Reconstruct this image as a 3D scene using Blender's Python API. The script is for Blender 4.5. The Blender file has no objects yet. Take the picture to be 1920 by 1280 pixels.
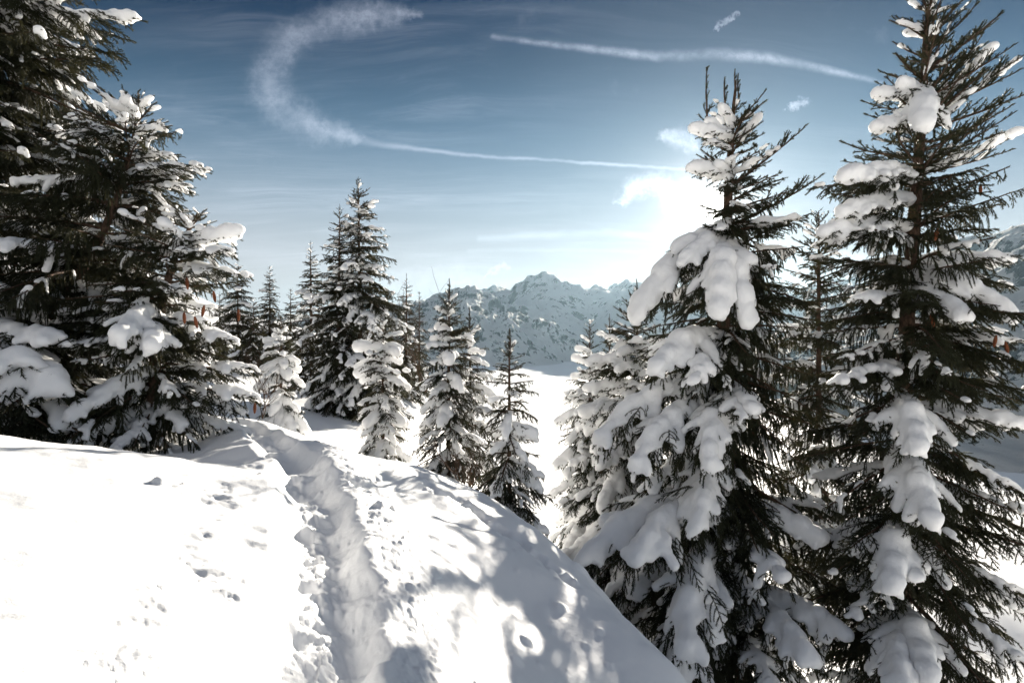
import bpy, math, random, time
import numpy as np
from mathutils import Matrix, Vector

T0 = time.time()
SC = bpy.context.scene
COL = SC.collection
R = math.radians

# ---------------------------------------------------------------- camera
F, HZ, ZC = 1173.0, 615.0, 1.6          # focal length (px of a 1920 wide frame), horizon row, eye height


def at(px, py, Y):
    """world point at distance Y in front of the eye"""
    return np.array([(px - 960.0) / F * Y, Y, ZC + (HZ - py) / F * Y])


cam_d = bpy.data.cameras.new('camera')
cam = bpy.data.objects.new('camera', cam_d)
COL.objects.link(cam)
cam.location = (0, 0, ZC)
cam.rotation_euler = (R(90), 0, 0)
cam_d.sensor_width = 36.0
cam_d.lens = 36.0 * F / 1920.0
cam_d.shift_y = (HZ - 640.0) / 1920.0
cam_d.clip_start = 0.05
cam_d.clip_end = 60000
SC.camera = cam

# ---------------------------------------------------------------- sun and sky
SUN = Vector(((1335 - 960) / F, 1.0, (HZ - 385) / F)).normalized()
SUN_EL = math.asin(SUN.z)
SUN_AZ = math.atan2(SUN.x, SUN.y)
SUN_STRENGTH = 2.95
SKY_STRENGTH = 0.05
EXPOSURE = 2.27

sl = bpy.data.lights.new('sun', 'SUN')
sl.energy = SUN_STRENGTH
sl.angle = R(0.53)
sl.color = (1.0, 0.92, 0.80)
so = bpy.data.objects.new('sun', sl)
COL.objects.link(so)
so.rotation_euler = (-SUN).to_track_quat('-Z', 'Y').to_euler()

SC.view_settings.view_transform = 'Standard'
SC.view_settings.look = 'None'
SC.view_settings.gamma = 1.0
SC.view_settings.use_curve_mapping = False
SC.view_settings.exposure = EXPOSURE
SC.render.engine = 'CYCLES'
SC.cycles.max_bounces = 8
SC.cycles.diffuse_bounces = 7
SC.cycles.glossy_bounces = 2
SC.cycles.transmission_bounces = 3
SC.cycles.volume_bounces = 0
SC.cycles.sample_clamp_indirect = 6.0
SC.cycles.use_denoising = True


class NT:
    """small helper to wire shader nodes"""

    def __init__(self, tree):
        self.t = tree

    def n(self, kind, **kw):
        nd = self.t.nodes.new(kind)
        for k, v in kw.items():
            setattr(nd, k, v)
        return nd

    def put(self, sock, v):
        if isinstance(v, bpy.types.NodeSocket):
            self.t.links.new(v, sock)
        elif v is not None:
            sock.default_value = v

    def math(self, op, a, b=None, c=None, clamp=False):
        nd = self.n('ShaderNodeMath', operation=op, use_clamp=clamp)
        for i, v in enumerate((a, b, c)):
            if v is not None:
                self.put(nd.inputs[i], v)
        return nd.outputs[0]

    def vec(self, op, a, b=None, s=None):
        nd = self.n('ShaderNodeVectorMath', operation=op)
        self.put(nd.inputs[0], a)
        if b is not None:
            self.put(nd.inputs[1], b)
        if s is not None:
            self.put(nd.inputs['Scale'], s)
        return nd.outputs['Value'] if op in ('DOT_PRODUCT', 'LENGTH', 'DISTANCE') else nd.outputs[0]

    def mix(self, f, a, b, blend='MIX'):
        nd = self.n('ShaderNodeMix', data_type='RGBA', blend_type=blend)
        self.put(nd.inputs[0], f)
        self.put(nd.inputs[6], a)
        self.put(nd.inputs[7], b)
        return nd.outputs[2]

    def noise(self, v, scale, detail=3.0, rough=0.55, dist=0.0):
        nd = self.n('ShaderNodeTexNoise')
        if v is not None:
            self.put(nd.inputs['Vector'], v)
        nd.inputs['Scale'].default_value = scale
        nd.inputs['Detail'].default_value = detail
        nd.inputs['Roughness'].default_value = rough
        nd.inputs['Distortion'].default_value = dist
        return nd.outputs['Fac'], nd.outputs['Color']

    def smooth(self, x, lo, hi, a=0.0, b=1.0):
        nd = self.n('ShaderNodeMapRange', interpolation_type='SMOOTHSTEP')
        self.put(nd.inputs[0], x)
        self.put(nd.inputs[1], lo)
        self.put(nd.inputs[2], hi)
        self.put(nd.inputs[3], a)
        self.put(nd.inputs[4], b)
        return nd.outputs[0]


def build_world():
    w = bpy.data.worlds.new('World')
    SC.world = w
    w.use_nodes = True
    w.node_tree.nodes.clear()
    T = NT(w.node_tree)
    sky = T.n('ShaderNodeTexSky', sky_type='NISHITA')
    sky.sun_disc = False
    sky.sun_elevation = SUN_EL
    sky.sun_rotation = SUN_AZ
    sky.altitude = 1800
    sky.air_density = 1.0
    sky.dust_density = 0.25
    sky.ozone_density = 2.0
    d = T.n('ShaderNodeTexCoord').outputs['Generated']
    sep = T.n('ShaderNodeSeparateXYZ')
    T.put(sep.inputs[0], d)
    x, y, z = sep.outputs
    yy = T.math('MAXIMUM', y, 0.08)
    u = T.math('DIVIDE', x, yy)
    v = T.math('DIVIDE', z, yy)
    cmb = T.n('ShaderNodeCombineXYZ')
    T.put(cmb.inputs[0], u)
    T.put(cmb.inputs[1], v)
    uv = cmb.outputs[0]
    front = T.smooth(y, 0.1, 0.3)
    # angle to the sun
    cs = T.vec('DOT_PRODUCT', d, tuple(SUN))
    ang = T.math('ARCCOSINE', T.math('MINIMUM', cs, 0.99999))
    # edge break-up
    _, nc = T.noise(uv, 22.0, 5.0, 0.65)
    wob = T.vec('SCALE', T.vec('SUBTRACT', nc, (0.5, 0.5, 0.5)), s=0.04)
    _, nc2 = T.noise(uv, 90.0, 3.0, 0.6)
    wob2 = T.vec('SCALE', T.vec('SUBTRACT', nc2, (0.5, 0.5, 0.5)), s=0.02)
    p = T.vec('ADD', T.vec('ADD', uv, wob), wob2)
    flat = T.vec('MULTIPLY', p, (1, 1, 0))
    thin = T.vec('MULTIPLY', T.vec('ADD', uv, T.vec('SCALE', wob, s=0.2)), (1, 1, 0))

    def trail(pts, coords):
        """distance field of a polyline, each point (px, py, half width px); 1 on the axis, 0 at the rim"""
        best = None
        for (ax, ay, aw), (bx, by, bw) in zip(pts[:-1], pts[1:]):
            a = ((ax - 960) / F, (HZ - ay) / F, 0)
            b = ((bx - 960) / F, (HZ - by) / F, 0)
            ba = (b[0] - a[0], b[1] - a[1], 0)
            L2 = ba[0] ** 2 + ba[1] ** 2
            pa = T.vec('SUBTRACT', coords, a)
            h = T.math('MULTIPLY', T.vec('DOT_PRODUCT', pa, ba), 1.0 / L2, clamp=True)
            q = T.vec('LENGTH', T.vec('SUBTRACT', pa, T.vec('SCALE', ba, s=h)))
            wd = T.math('MULTIPLY_ADD', h, (bw - aw) / F, aw / F)
            dd = T.math('DIVIDE', q, wd)
            best = dd if best is None else T.math('MINIMUM', best, dd)
        return T.math('POWER', T.smooth(best, 0.0, 1.6, 1.0, 0.0), 1.3)

    arc = trail([(785, 30, 8), (740, 28, 24), (690, 27, 28), (630, 38, 30), (575, 55, 32), (530, 85, 34), (506, 125, 34),
                 (503, 170, 36), (530, 208, 34), (580, 235, 34), (632, 252, 24), (680, 264, 8)], flat)
    line = trail([(640, 254, 12), (700, 268, 8), (780, 280, 5), (900, 293, 4), (1040, 301, 3.5), (1290, 318, 3.5)], thin)
    right = trail([(925, 68, 6), (1010, 82, 6), (1110, 92, 8), (1230, 106, 10), (1350, 102, 11), (1440, 108, 11),
                   (1540, 128, 8), (1650, 154, 5)], thin)
    low = trail([(900, 447, 7), (1040, 439, 8), (1140, 436, 8), (1240, 446, 8)], thin)
    low2 = trail([(880, 470, 5), (1050, 468, 4), (1210, 472, 4)], thin)
    puff = trail([(1165, 378, 10), (1190, 350, 18), (1240, 345, 22), (1275, 370, 36), (1320, 385, 40), (1345, 395, 25)], flat)
    puff2 = trail([(1245, 255, 12), (1275, 262, 20), (1300, 275, 14)], flat)
    puff3 = trail([(1480, 203, 6), (1508, 188, 9)], flat)
    puff4 = trail([(1340, 62, 4), (1362, 38, 8), (1384, 22, 4)], flat)
    puff5 = trail([(700, 540, 10), (760, 520, 24), (850, 518, 26), (905, 522, 10)], flat)
    puff6 = trail([(1110, 535, 10), (1180, 515, 26), (1250, 510, 26), (1300, 500, 10)], flat)
    puff7 = trail([(905, 515, 3), (945, 503, 7)], flat)

    # cirrus: stretched, warped noise, over the whole sky
    up = T.math('ADD', T.math('MAXIMUM', z, 0.0), 0.22)
    lay = T.n('ShaderNodeCombineXYZ')
    T.put(lay.inputs[0], T.math('DIVIDE', x, up))
    T.put(lay.inputs[1], T.math('DIVIDE', y, up))
    lay = lay.outputs[0]
    mp = T.n('ShaderNodeMapping')
    T.put(mp.inputs['Vector'], lay)
    mp.inputs['Rotation'].default_value = (0, 0, R(-34))
    mp.inputs['Scale'].default_value = (0.8, 4.6, 1)
    big, bigc = T.noise(lay, 1.1, 3.0, 0.5)
    warp = T.vec('ADD', mp.outputs[0], T.vec('SCALE', T.vec('SUBTRACT', bigc, (0.5, 0.5, 0.5)), s=1.1))
    ci, _ = T.noise(warp, 1.1, 9.0, 0.62, 0.5)
    ci = T.smooth(ci, 0.38, 0.80)
    mf = T.n('ShaderNodeMapping')
    T.put(mf.inputs['Vector'], warp)
    mf.inputs['Scale'].default_value = (3.0, 5.0, 1)
    fib, _ = T.noise(mf.outputs[0], 1.6, 5.0, 0.65, 0.6)
    ci = T.math('MULTIPLY', ci, T.smooth(fib, 0.3, 0.62, 0.35, 1.25))
    side = T.math('MAXIMUM', T.smooth(x, 0.15, -0.3, 0.15, 1.0), T.smooth(y, 0.2, -0.2))
    ci = T.math('MULTIPLY', ci, T.smooth(big, 0.34, 0.58, 0.2, 1.0))
    # cloud added overhead and behind the camera, out of view, to lift the shade
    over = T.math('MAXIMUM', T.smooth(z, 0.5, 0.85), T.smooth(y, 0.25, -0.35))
    fill_veil = T.math('MULTIPLY', T.math('MULTIPLY_ADD', ci, 0.5, 0.55), over)
    ci = T.math('MULTIPLY', ci, side)
    ci = T.math('MULTIPLY', ci, T.smooth(z, 0.02, 0.12))
    # small curdled flecks
    fl, _ = T.noise(uv, 16.0, 5.0, 0.6, 0.3)
    fl = T.math('MULTIPLY', T.smooth(fl, 0.56, 0.8), T.smooth(T.noise(uv, 3.1, 2.0)[0], 0.45, 0.65))
    # low veil above the horizon
    mp2 = T.n('ShaderNodeMapping')
    T.put(mp2.inputs['Vector'], uv)
    mp2.inputs['Rotation'].default_value = (0, 0, R(8))
    mp2.inputs['Scale'].default_value = (1.5, 14.0, 1)
    ve, _ = T.noise(mp2.outputs[0], 2.0, 5.0, 0.6, 0.6)
    ve = T.math('MULTIPLY', T.smooth(ve, 0.45, 0.75), T.smooth(v, 0.34, 0.08))

    tex, _ = T.noise(uv, 60.0, 4.0, 0.7)
    tex = T.smooth(tex, 0.25, 0.7, 0.45, 1.0)
    gap = T.smooth(T.noise(uv, 9.0, 3.0, 0.6)[0], 0.3, 0.62, 0.35, 1.0)
    tex = T.math('MULTIPLY', tex, gap)
    terms = [(arc, 0.56, tex), (line, 0.36, gap), (right, 0.40, tex), (low, 0.22, gap), (low2, 0.12, gap), (puff, 0.7, tex),
             (puff2, 0.6, tex), (puff3, 0.6, tex), (puff4, 0.35, tex), (puff5, 0.25, tex), (puff6, 0.25, tex), (puff7, 0.3, None)]
    clear = None
    for s, k, m in terms:
        val = T.math('MULTIPLY', s, k)
        if m is not None:
            val = T.math('MULTIPLY', val, m)
        val = T.math('MULTIPLY', val, front)
        inv = T.math('SUBTRACT', 1.0, val)
        clear = inv if clear is None else T.math('MULTIPLY', clear, inv)
    for s, k in ((ci, 0.36), (fl, 0.10), (ve, 0.14), (fill_veil, 0.75)):
        val = T.math('MULTIPLY', s, k)
        if s is not ci and s is not fill_veil:
            val = T.math('MULTIPLY', val, front)
        clear = T.math('MULTIPLY', clear, T.math('SUBTRACT', 1.0, val))
    dens = T.math('SUBTRACT', 1.0, clear)

    # cloud brightness grows towards the sun
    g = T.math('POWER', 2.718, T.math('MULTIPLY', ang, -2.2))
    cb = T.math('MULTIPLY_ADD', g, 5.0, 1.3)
    cc = T.n('ShaderNodeCombineColor')
    T.put(cc.inputs[0], T.math('MULTIPLY', cb, 0.93))
    T.put(cc.inputs[1], T.math('MULTIPLY', cb, 0.99))
    T.put(cc.inputs[2], T.math('MULTIPLY', cb, 1.14))
    gm = T.n('ShaderNodeGamma')
    T.put(gm.inputs[0], sky.outputs[0])
    gm.inputs[1].default_value = SKY_GAMMA
    base = T.mix(1.0, gm.outputs[0], SKY_TINT, 'MULTIPLY')
    # pale air towards the horizon
    low_air = T.smooth(T.math('ABSOLUTE', z), 0.05, 0.47, 0.85, 0.0)
    base = T.mix(low_air, base, T.mix(T.smooth(T.math('ABSOLUTE', z), 0.06, 0.36), (2.85, 3.0, 3.1, 1), (1.15, 2.05, 2.8, 1)))
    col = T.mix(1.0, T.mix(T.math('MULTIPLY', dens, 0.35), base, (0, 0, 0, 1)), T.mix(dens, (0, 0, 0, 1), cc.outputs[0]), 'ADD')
    # the sun and its aureole in the thin cloud
    au = T.math('ADD', T.math('ADD', T.math('MULTIPLY', T.math('POWER', 2.718, T.math('MULTIPLY', ang, -42.0)), 9.0), T.math('MULTIPLY', T.math('POWER', 2.718, T.math('MULTIPLY', ang, -15.0)), 1.5)), T.math('MULTIPLY', T.math('POWER', 2.718, T.math('MULTIPLY', ang, -8.0)), 1.1))
    au2 = T.math('MULTIPLY', T.smooth(ang, 0.030, 0.004), 40.0)
    aus = T.math('ADD', au, au2)
    ac = T.n('ShaderNodeCombineColor')
    T.put(ac.inputs[0], aus)
    T.put(ac.inputs[1], T.math('MULTIPLY', aus, 0.96))
    T.put(ac.inputs[2], T.math('MULTIPLY', aus, 0.88))
    col = T.mix(1.0, col, ac.outputs[0], 'ADD')
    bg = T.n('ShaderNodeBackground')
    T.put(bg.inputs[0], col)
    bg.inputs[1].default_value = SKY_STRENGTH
    out = T.n('ShaderNodeOutputWorld')
    T.t.links.new(bg.outputs[0], out.inputs[0])
    w.cycles.sampling_method = 'MANUAL'
    w.cycles.sample_map_resolution = 512


SKY_GAMMA = 1.3
SKY_TINT = (0.012, 0.050, 0.072, 1)
build_world()


# ---------------------------------------------------------------- materials
def new_mat(name):
    m = bpy.data.materials.new(name)
    m.use_nodes = True
    m.node_tree.nodes.clear()
    T = NT(m.node_tree)
    out = T.n('ShaderNodeOutputMaterial')
    return m, T, out


def snow_mat(name, bumps, color=(0.935, 0.94, 0.945, 1), sss=0.0, spec=0.3):
    m, T, out = new_mat(name)
    b = T.n('ShaderNodeBsdfPrincipled')
    b.inputs['Roughness'].default_value = 0.62
    b.inputs['Specular IOR Level'].default_value = spec
    pos = T.n('ShaderNodeNewGeometry').outputs['Position']
    nrm = None
    for scale, dist, st in bumps:
        bp = T.n('ShaderNodeBump')
        bp.inputs['Strength'].default_value = st
        bp.inputs['Distance'].default_value = dist
        T.put(bp.inputs['Height'], T.noise(pos, scale, 4.0, 0.6)[0])
        if nrm is not None:
            T.put(bp.inputs['Normal'], nrm)
        nrm = bp.outputs[0]
    T.put(b.inputs['Normal'], nrm)
    b.inputs['Base Color'].default_value = color
    if sss:
        b.inputs['Subsurface Weight'].default_value = sss
        b.inputs['Subsurface Radius'].default_value = (0.10, 0.10, 0.10)
        b.inputs['Subsurface Scale'].default_value = 1.0
    T.t.links.new(b.outputs[0], out.inputs[0])
    return m


M_GROUND = snow_mat('ground snow', [(9.0, 0.02, 0.25), (34.0, 0.006, 0.3), (120.0, 0.002, 0.4), (300.0, 0.001, 0.4)])
M_SNOW = snow_mat('tree snow', [(14.0, 0.03, 0.35), (55.0, 0.006, 0.45), (170.0, 0.002, 0.5)], sss=1.0)
M_FARSNOW = snow_mat('far tree snow', [(8.0, 0.05, 0.5)])


def needle_mat(name, c1, c2, tr):
    m, T, out = new_mat(name)
    oi = T.n('ShaderNodeObjectInfo').outputs['Random']
    pos = T.n('ShaderNodeNewGeometry').outputs['Position']
    nf = T.noise(pos, 3.0, 3.0)[0]
    f = T.math('ADD', T.math('MULTIPLY', oi, 0.5), T.math('MULTIPLY', nf, 0.6), clamp=True)
    col = T.mix(f, c1, c2)
    df = T.n('ShaderNodeBsdfPrincipled')
    T.put(df.inputs['Base Color'], col)
    df.inputs['Roughness'].default_value = 0.55
    df.inputs['Specular IOR Level'].default_value = 0.3
    t = T.n('ShaderNodeBsdfTranslucent')
    t.inputs[0].default_value = tr
    ms = T.n('ShaderNodeMixShader')
    ms.inputs[0].default_value = 0.22
    T.t.links.new(df.outputs[0], ms.inputs[1])
    T.t.links.new(t.outputs[0], ms.inputs[2])
    T.t.links.new(ms.outputs[0], out.inputs[0])
    return m


M_NEEDLE = needle_mat('spruce needles', (0.012, 0.017, 0.009, 1), (0.030, 0.034, 0.014, 1), (0.07, 0.062, 0.02, 1))


def bark_mat(name, c1, c2):
    m, T, out = new_mat(name)
    b = T.n('ShaderNodeBsdfPrincipled')
    b.inputs['Roughness'].default_value = 0.85
    b.inputs['Specular IOR Level'].default_value = 0.1
    g = T.n('ShaderNodeNewGeometry').outputs['Position']
    mp = T.n('ShaderNodeMapping')
    mp.inputs['Scale'].default_value = (1, 1, 0.35)
    T.put(mp.inputs['Vector'], g)
    f = T.noise(mp.outputs[0], 28.0, 5.0, 0.65)[0]
    T.put(b.inputs['Base Color'], T.mix(T.smooth(f, 0.35, 0.65), c1, c2))
    bp = T.n('ShaderNodeBump')
    bp.inputs['Distance'].default_value = 0.02
    bp.inputs['Strength'].default_value = 0.8
    T.put(bp.inputs['Height'], f)
    T.put(b.inputs['Normal'], bp.outputs[0])
    T.t.links.new(b.outputs[0], out.inputs[0])
    return m


M_BARK = bark_mat('spruce bark', (0.045, 0.030, 0.022, 1), (0.13, 0.085, 0.06, 1))
M_CONE = bark_mat('cone scales', (0.10, 0.035, 0.018, 1), (0.24, 0.085, 0.04, 1))


# ---------------------------------------------------------------- numpy helpers
def hash2(ix, iy, seed):
    h = (ix.astype(np.int64) * 374761393 + iy.astype(np.int64) * 668265263 + seed * 974711) & 0xFFFFFFFF
    h = ((h ^ (h >> 13)) * 1274126177) & 0xFFFFFFFF
    h = h ^ (h >> 16)
    return h


def perlin(x, y, seed=0):
    xi, yi = np.floor(x), np.floor(y)
    xf, yf = x - xi, y - yi
    xi, yi = xi.astype(np.int64), yi.astype(np.int64)

    def grad(ax, ay, fx, fy):
        a = hash2(ax, ay, seed) * (2 * math.pi / 4294967296.0)
        return np.cos(a) * fx + np.sin(a) * fy
    u = xf * xf * xf * (xf * (xf * 6 - 15) + 10)
    v = yf * yf * yf * (yf * (yf * 6 - 15) + 10)
    n00 = grad(xi, yi, xf, yf)
    n10 = grad(xi + 1, yi, xf - 1, yf)
    n01 = grad(xi, yi + 1, xf, yf - 1)
    n11 = grad(xi + 1, yi + 1, xf - 1, yf - 1)
    return ((n00 * (1 - u) + n10 * u) * (1 - v) + (n01 * (1 - u) + n11 * u) * v) * 1.5


def fbm(x, y, octs=4, seed=0, gain=0.5, ridged=False):
    s = np.zeros_like(x)
    a, f = 1.0, 1.0
    for o in range(octs):
        n = perlin(x * f, y * f, seed + o * 17)
        if ridged:
            n = 1.0 - 2.0 * np.abs(n)
        s += a * n
        a *= gain
        f *= 2.03
    return s


def mesh_from(name, V, faces, mats, mat_idx=None, smooth=True):
    """faces: (n,3) or (n,4) int array, or a list of such arrays"""
    if isinstance(faces, np.ndarray):
        faces = [faces]
    me = bpy.data.meshes.new(name)
    V = np.ascontiguousarray(V, dtype=np.float32)
    me.vertices.add(len(V))
    me.vertices.foreach_set('co', V.ravel())
    loops = np.concatenate([f.ravel() for f in faces]).astype(np.int32)
    tot = np.concatenate([np.full(len(f), f.shape[1], np.int32) for f in faces])
    st = np.concatenate([[0], np.cumsum(tot)[:-1]]).astype(np.int32)
    me.loops.add(len(loops))
    me.loops.foreach_set('vertex_index', loops)
    me.polygons.add(len(tot))
    me.polygons.foreach_set('loop_start', st)
    me.polygons.foreach_set('loop_total', tot)
    if mat_idx is not None:
        me.polygons.foreach_set('material_index', np.asarray(mat_idx, np.int32))
    me.polygons.foreach_set('use_smooth', np.full(len(tot), smooth))
    for m in mats:
        me.materials.append(m)
    me.update(calc_edges=True)
    return me


def link(name, data, parent=None, loc=None):
    o = bpy.data.objects.new(name, data)
    COL.objects.link(o)
    if parent is not None:
        o.parent = parent
    if loc is not None:
        o.location = loc
    return o


def tag(o, label=None, cat=None, group=None, kind=None):
    for k, v in (('label', label), ('category', cat), ('group', group), ('kind', kind)):
        if v:
            o[k] = v
    return o


def tube(P, rad, sides=6, cap=True):
    """tapered tube along polyline P; returns verts, quads, tris"""
    P = np.asarray(P, float)
    n = len(P)
    tan = np.gradient(P, axis=0)
    tan /= np.linalg.norm(tan, axis=1)[:, None] + 1e-9
    ref = np.array([0.0, 0.0, 1.0]) if abs(tan[:, 2]).mean() < 0.8 else np.array([1.0, 0.0, 0.0])
    a = np.cross(tan, ref)
    a /= np.linalg.norm(a, axis=1)[:, None] + 1e-9
    b = np.cross(tan, a)
    th = np.arange(sides) * 2 * math.pi / sides
    V = P[:, None] + np.asarray(rad)[:, None, None] * (np.cos(th)[None, :, None] * a[:, None] + np.sin(th)[None, :, None] * b[:, None])
    V = V.reshape(-1, 3)
    i = np.arange(n - 1)[:, None] * sides
    j = np.arange(sides)[None]
    k = (j + 1) % sides
    Q = np.stack([i + j, i + k, i + k + sides, i + j + sides], -1).reshape(-1, 4)
    return V, Q


# ---------------------------------------------------------------- ground
def squash(X, Y):
    r = np.sqrt(X * X + Y * Y) + 1e-9
    g = np.where(r < 12, r, 12 + 12 * np.log(np.maximum(r, 12) / 12))
    return X * g / r, Y * g / r


GP = []            # control points of the untouched snow surface


def gp(px, py, Y):
    GP.append(tuple(at(px, py, Y)))


def gz(X, Y, Z):
    GP.append((X, Y, Z))


# left bank
for px, py, z in ((0, 1280, .76), (0, 1100, .77), (0, 950, .76), (0, 820, .70), (200, 838, .64), (350, 866, .53), (300, 1280, .68), (300, 1050, .64),
                  (430, 950, .50), (470, 893, .37)):
    gp(px, py, (ZC - z) * F / (py - HZ))
gz(-6.5, 4.5, 0.8); gz(-12, 6, 1.0); gz(-3.2, 6.6, 0.12); gz(-5.0, 7.2, 0.15); gz(-2.6, 6.4, 0.2)
gp(150, 805, 9.0); gp(380, 845, 7.6); gp(30, 800, 9.5); gp(300, 835, 8.6)
gz(-1.0, 0.0, 0.68); gz(0.3, 0.0, 0.45); gz(-1.5, -3, 0.6); gz(2, -3, -0.4); gz(1.0, 0.4, 0.1)
# trail surface
for px, Y, z in ((590, 2.75, .45), (590, 3.6, .45), (585, 4.75, .42), (555, 6.0, .38), (520, 7.2, .32), (490, 8.3, .26), (460, 9.8, .14), (420, 11.5, -.02),
                 (370, 13.5, -.2)):
    gz((px - 960) / F * Y, Y, z)
# right slope and its crest
gp(600, 838, 8.0); gp(700, 862, 7.8); gp(700, 1000, 4.15); gp(820, 1050, 4.0); gp(900, 1050, 4.55); gp(1000, 1150, 4.3)
gp(800, 1250, 2.75); gp(1100, 1265, 3.7); gp(780, 880, 7.3); gp(900, 932, 6.8); gp(1000, 985, 6.3); gp(1100, 1092, 5.3)
gp(1200, 1182, 4.6); gp(1265, 1245, 4.2); gp(700, 920, 5.55); gp(850, 970, 5.6)
gz(1.28, 3.6, -0.98); gp(1200, 1250, 7.5); gp(1270, 1330, 7.5); gp(1130, 1160, 7.5); gp(1060, 1070, 8.2); gp(1340, 1420, 5.4); gz(1.32, 2.8, -0.9); gz(1.42, 4.3, -1.15); gz(1.25, 5.0, -1.08); gz(0.98, 5.75, -0.98); gz(1.6, 6.0, -1.95); gz(1.0, 7.2, -1.55); gz(0.1, 8.2, -0.85); gz(2.1, 4.6, -1.7); gz(2.0, 3.0, -1.35); gz(1.2, 1.6, -0.55)
gz(2.2, 7.0, -2.95); gz(3.2, 5.0, -2.9); gz(3.66, 11, -5.1); gz(6.0, 9.8, -5.2)
gp(700, 868, 10.0); gp(610, 838, 10.2); gp(780, 892, 9.6); gp(860, 930, 9.0)
# beyond
gp(718, 864, 12.0); gp(838, 892, 11.0); gp(955, 958, 9.6); gp(525, 816, 15.0); gp(665, 780, 22.0); gp(640, 803, 18.0)
gp(440, 668, 40.0); gp(430, 705, 30.0); gp(480, 735, 25.0); gp(770, 742, 28.0); gp(560, 780, 19.0)
gp(1205, 1180, 13); gz(1.5, 11, -3.4); gz(0.4, 13, -3.0); gz(-1.5, 16, -2.5); gp(1106, 1090, 14)
gz(-2, 35, -7); gz(0, 30, -9); gz(3, 20, -7.5); gz(0, 60, -25); gz(5, 150, -85); gz(0, 500, -275); gz(0, 1500, -520)
gz(-12, 46, 0.2); gz(-20, 60, 1.5); gz(-25, 110, -12); gz(-70, 110, 12); gz(-30, 20, 3); gz(-30, 0, 4); gz(-200, 200, 20); gz(-300, 600, -150)
gz(-8, 13, 0.3); gz(-14, 26, 0.6)
gz(0, -10, 0.8); gz(0, -40, 3); gz(9, 8, -6.5); gz(20, 10, -15); gz(20, -8, -11); gz(100, 0, -62); gz(100, 100, -95)
gz(500, 300, -300); gz(500, -200, -250); gz(-500, 0, 60); gz(0, -400, 40); gz(1000, 1000, -480); gz(-1000, 1200, -300)
GPa = np.array(GP)
_sx, _sy = squash(GPa[:, 0], GPa[:, 1])


def _tps(dx, dy):
    r2 = dx * dx + dy * dy
    return 0.5 * r2 * np.log(r2 + 1e-6)


def _solve():
    n = len(GPa)
    # large far drops are stored compressed so that they do not ripple the near field
    z = np.arcsinh(GPa[:, 2] / 6.0) * 6.0
    A = np.zeros((n + 3, n + 3))
    A[:n, :n] = _tps(_sx[:, None] - _sx[None], _sy[:, None] - _sy[None]) + np.eye(n) * 0.02
    Pm = np.stack([np.ones(n), _sx, _sy], 1)
    A[:n, n:] = Pm
    A[n:, :n] = Pm.T
    return np.linalg.solve(A, np.concatenate([z, np.zeros(3)]))


_W = _solve()


def surface(X, Y):
    X = np.asarray(X, float); Y = np.asarray(Y, float)
    sx, sy = squash(X.ravel(), Y.ravel())
    out = np.empty(len(sx))
    n = len(GPa)
    for s in range(0, len(sx), 20000):
        e = s + 20000
        K = _tps(sx[s:e, None] - _sx[None], sy[s:e, None] - _sy[None])
        out[s:e] = K @ _W[:n] + _W[n] + _W[n + 1] * sx[s:e] + _W[n + 2] * sy[s:e]
    return (np.sinh(np.clip(out, -40, 40) / 6.0) * 6.0).reshape(X.shape)


TRAIL = np.array([((px - 960) / F * Y, Y) for px, Y in ((640, 0.6), (596, 1.9), (590, 2.75), (592, 3.6), (585, 4.75), (555, 6.0), (522, 7.2), (490, 8.3),
                                                       (458, 9.8), (420, 11.5), (370, 13.5), (300, 16), (200, 19))])


def catmull(P, m=12):
    P = np.asarray(P, float)
    Q = np.vstack([2 * P[0] - P[1], P, 2 * P[-1] - P[-2]])
    out = []
    for i in range(1, len(Q) - 2):
        p0, p1, p2, p3 = Q[i - 1:i + 3]
        t = np.linspace(0, 1, m, endpoint=False)[:, None]
        out.append(0.5 * ((2 * p1) + (-p0 + p2) * t + (2 * p0 - 5 * p1 + 4 * p2 - p3) * t ** 2 + (-p0 + 3 * p1 - 3 * p2 + p3) * t ** 3))
    out.append(P[-1:])
    return np.vstack(out)


TR = catmull(TRAIL, 10)
TR_S = np.concatenate([[0], np.cumsum(np.linalg.norm(np.diff(TR, axis=0), axis=1))])


def trail_coords(X, Y):
    """signed offset (right positive) and arc length along the trail"""
    best = np.full(X.shape, 1e9)
    off = np.zeros(X.shape)
    arc = np.zeros(X.shape)
    for i in range(len(TR) - 1):
        a, b = TR[i], TR[i + 1]
        d = b - a
        L = np.hypot(*d)
        t = np.clip(((X - a[0]) * d[0] + (Y - a[1]) * d[1]) / (L * L), 0, 1)
        qx, qy = X - a[0] - t * d[0], Y - a[1] - t * d[1]
        dd = np.hypot(qx, qy)
        m = dd < best
        best = np.where(m, dd, best)
        sgn = np.where(d[1] * qx - d[0] * qy > 0, 1.0, -1.0)
        off = np.where(m, sgn * dd, off)
        arc = np.where(m, TR_S[i] + t * L, arc)
    return off, arc


def hit(px, py):
    Yd = np.linspace(1.0, 14, 1300)
    P = np.stack([(px - 960) / F * Yd, Yd, ZC + (HZ - py) / F * Yd], 1)
    below = P[:, 2] < surface(P[:, 0], P[:, 1])
    return P[np.argmax(below)] if below.any() else P[-1]


def sstep(x, a, b):
    t = np.clip((x - a) / (b - a), 0, 1)
    return t * t * (3 - 2 * t)


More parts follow.
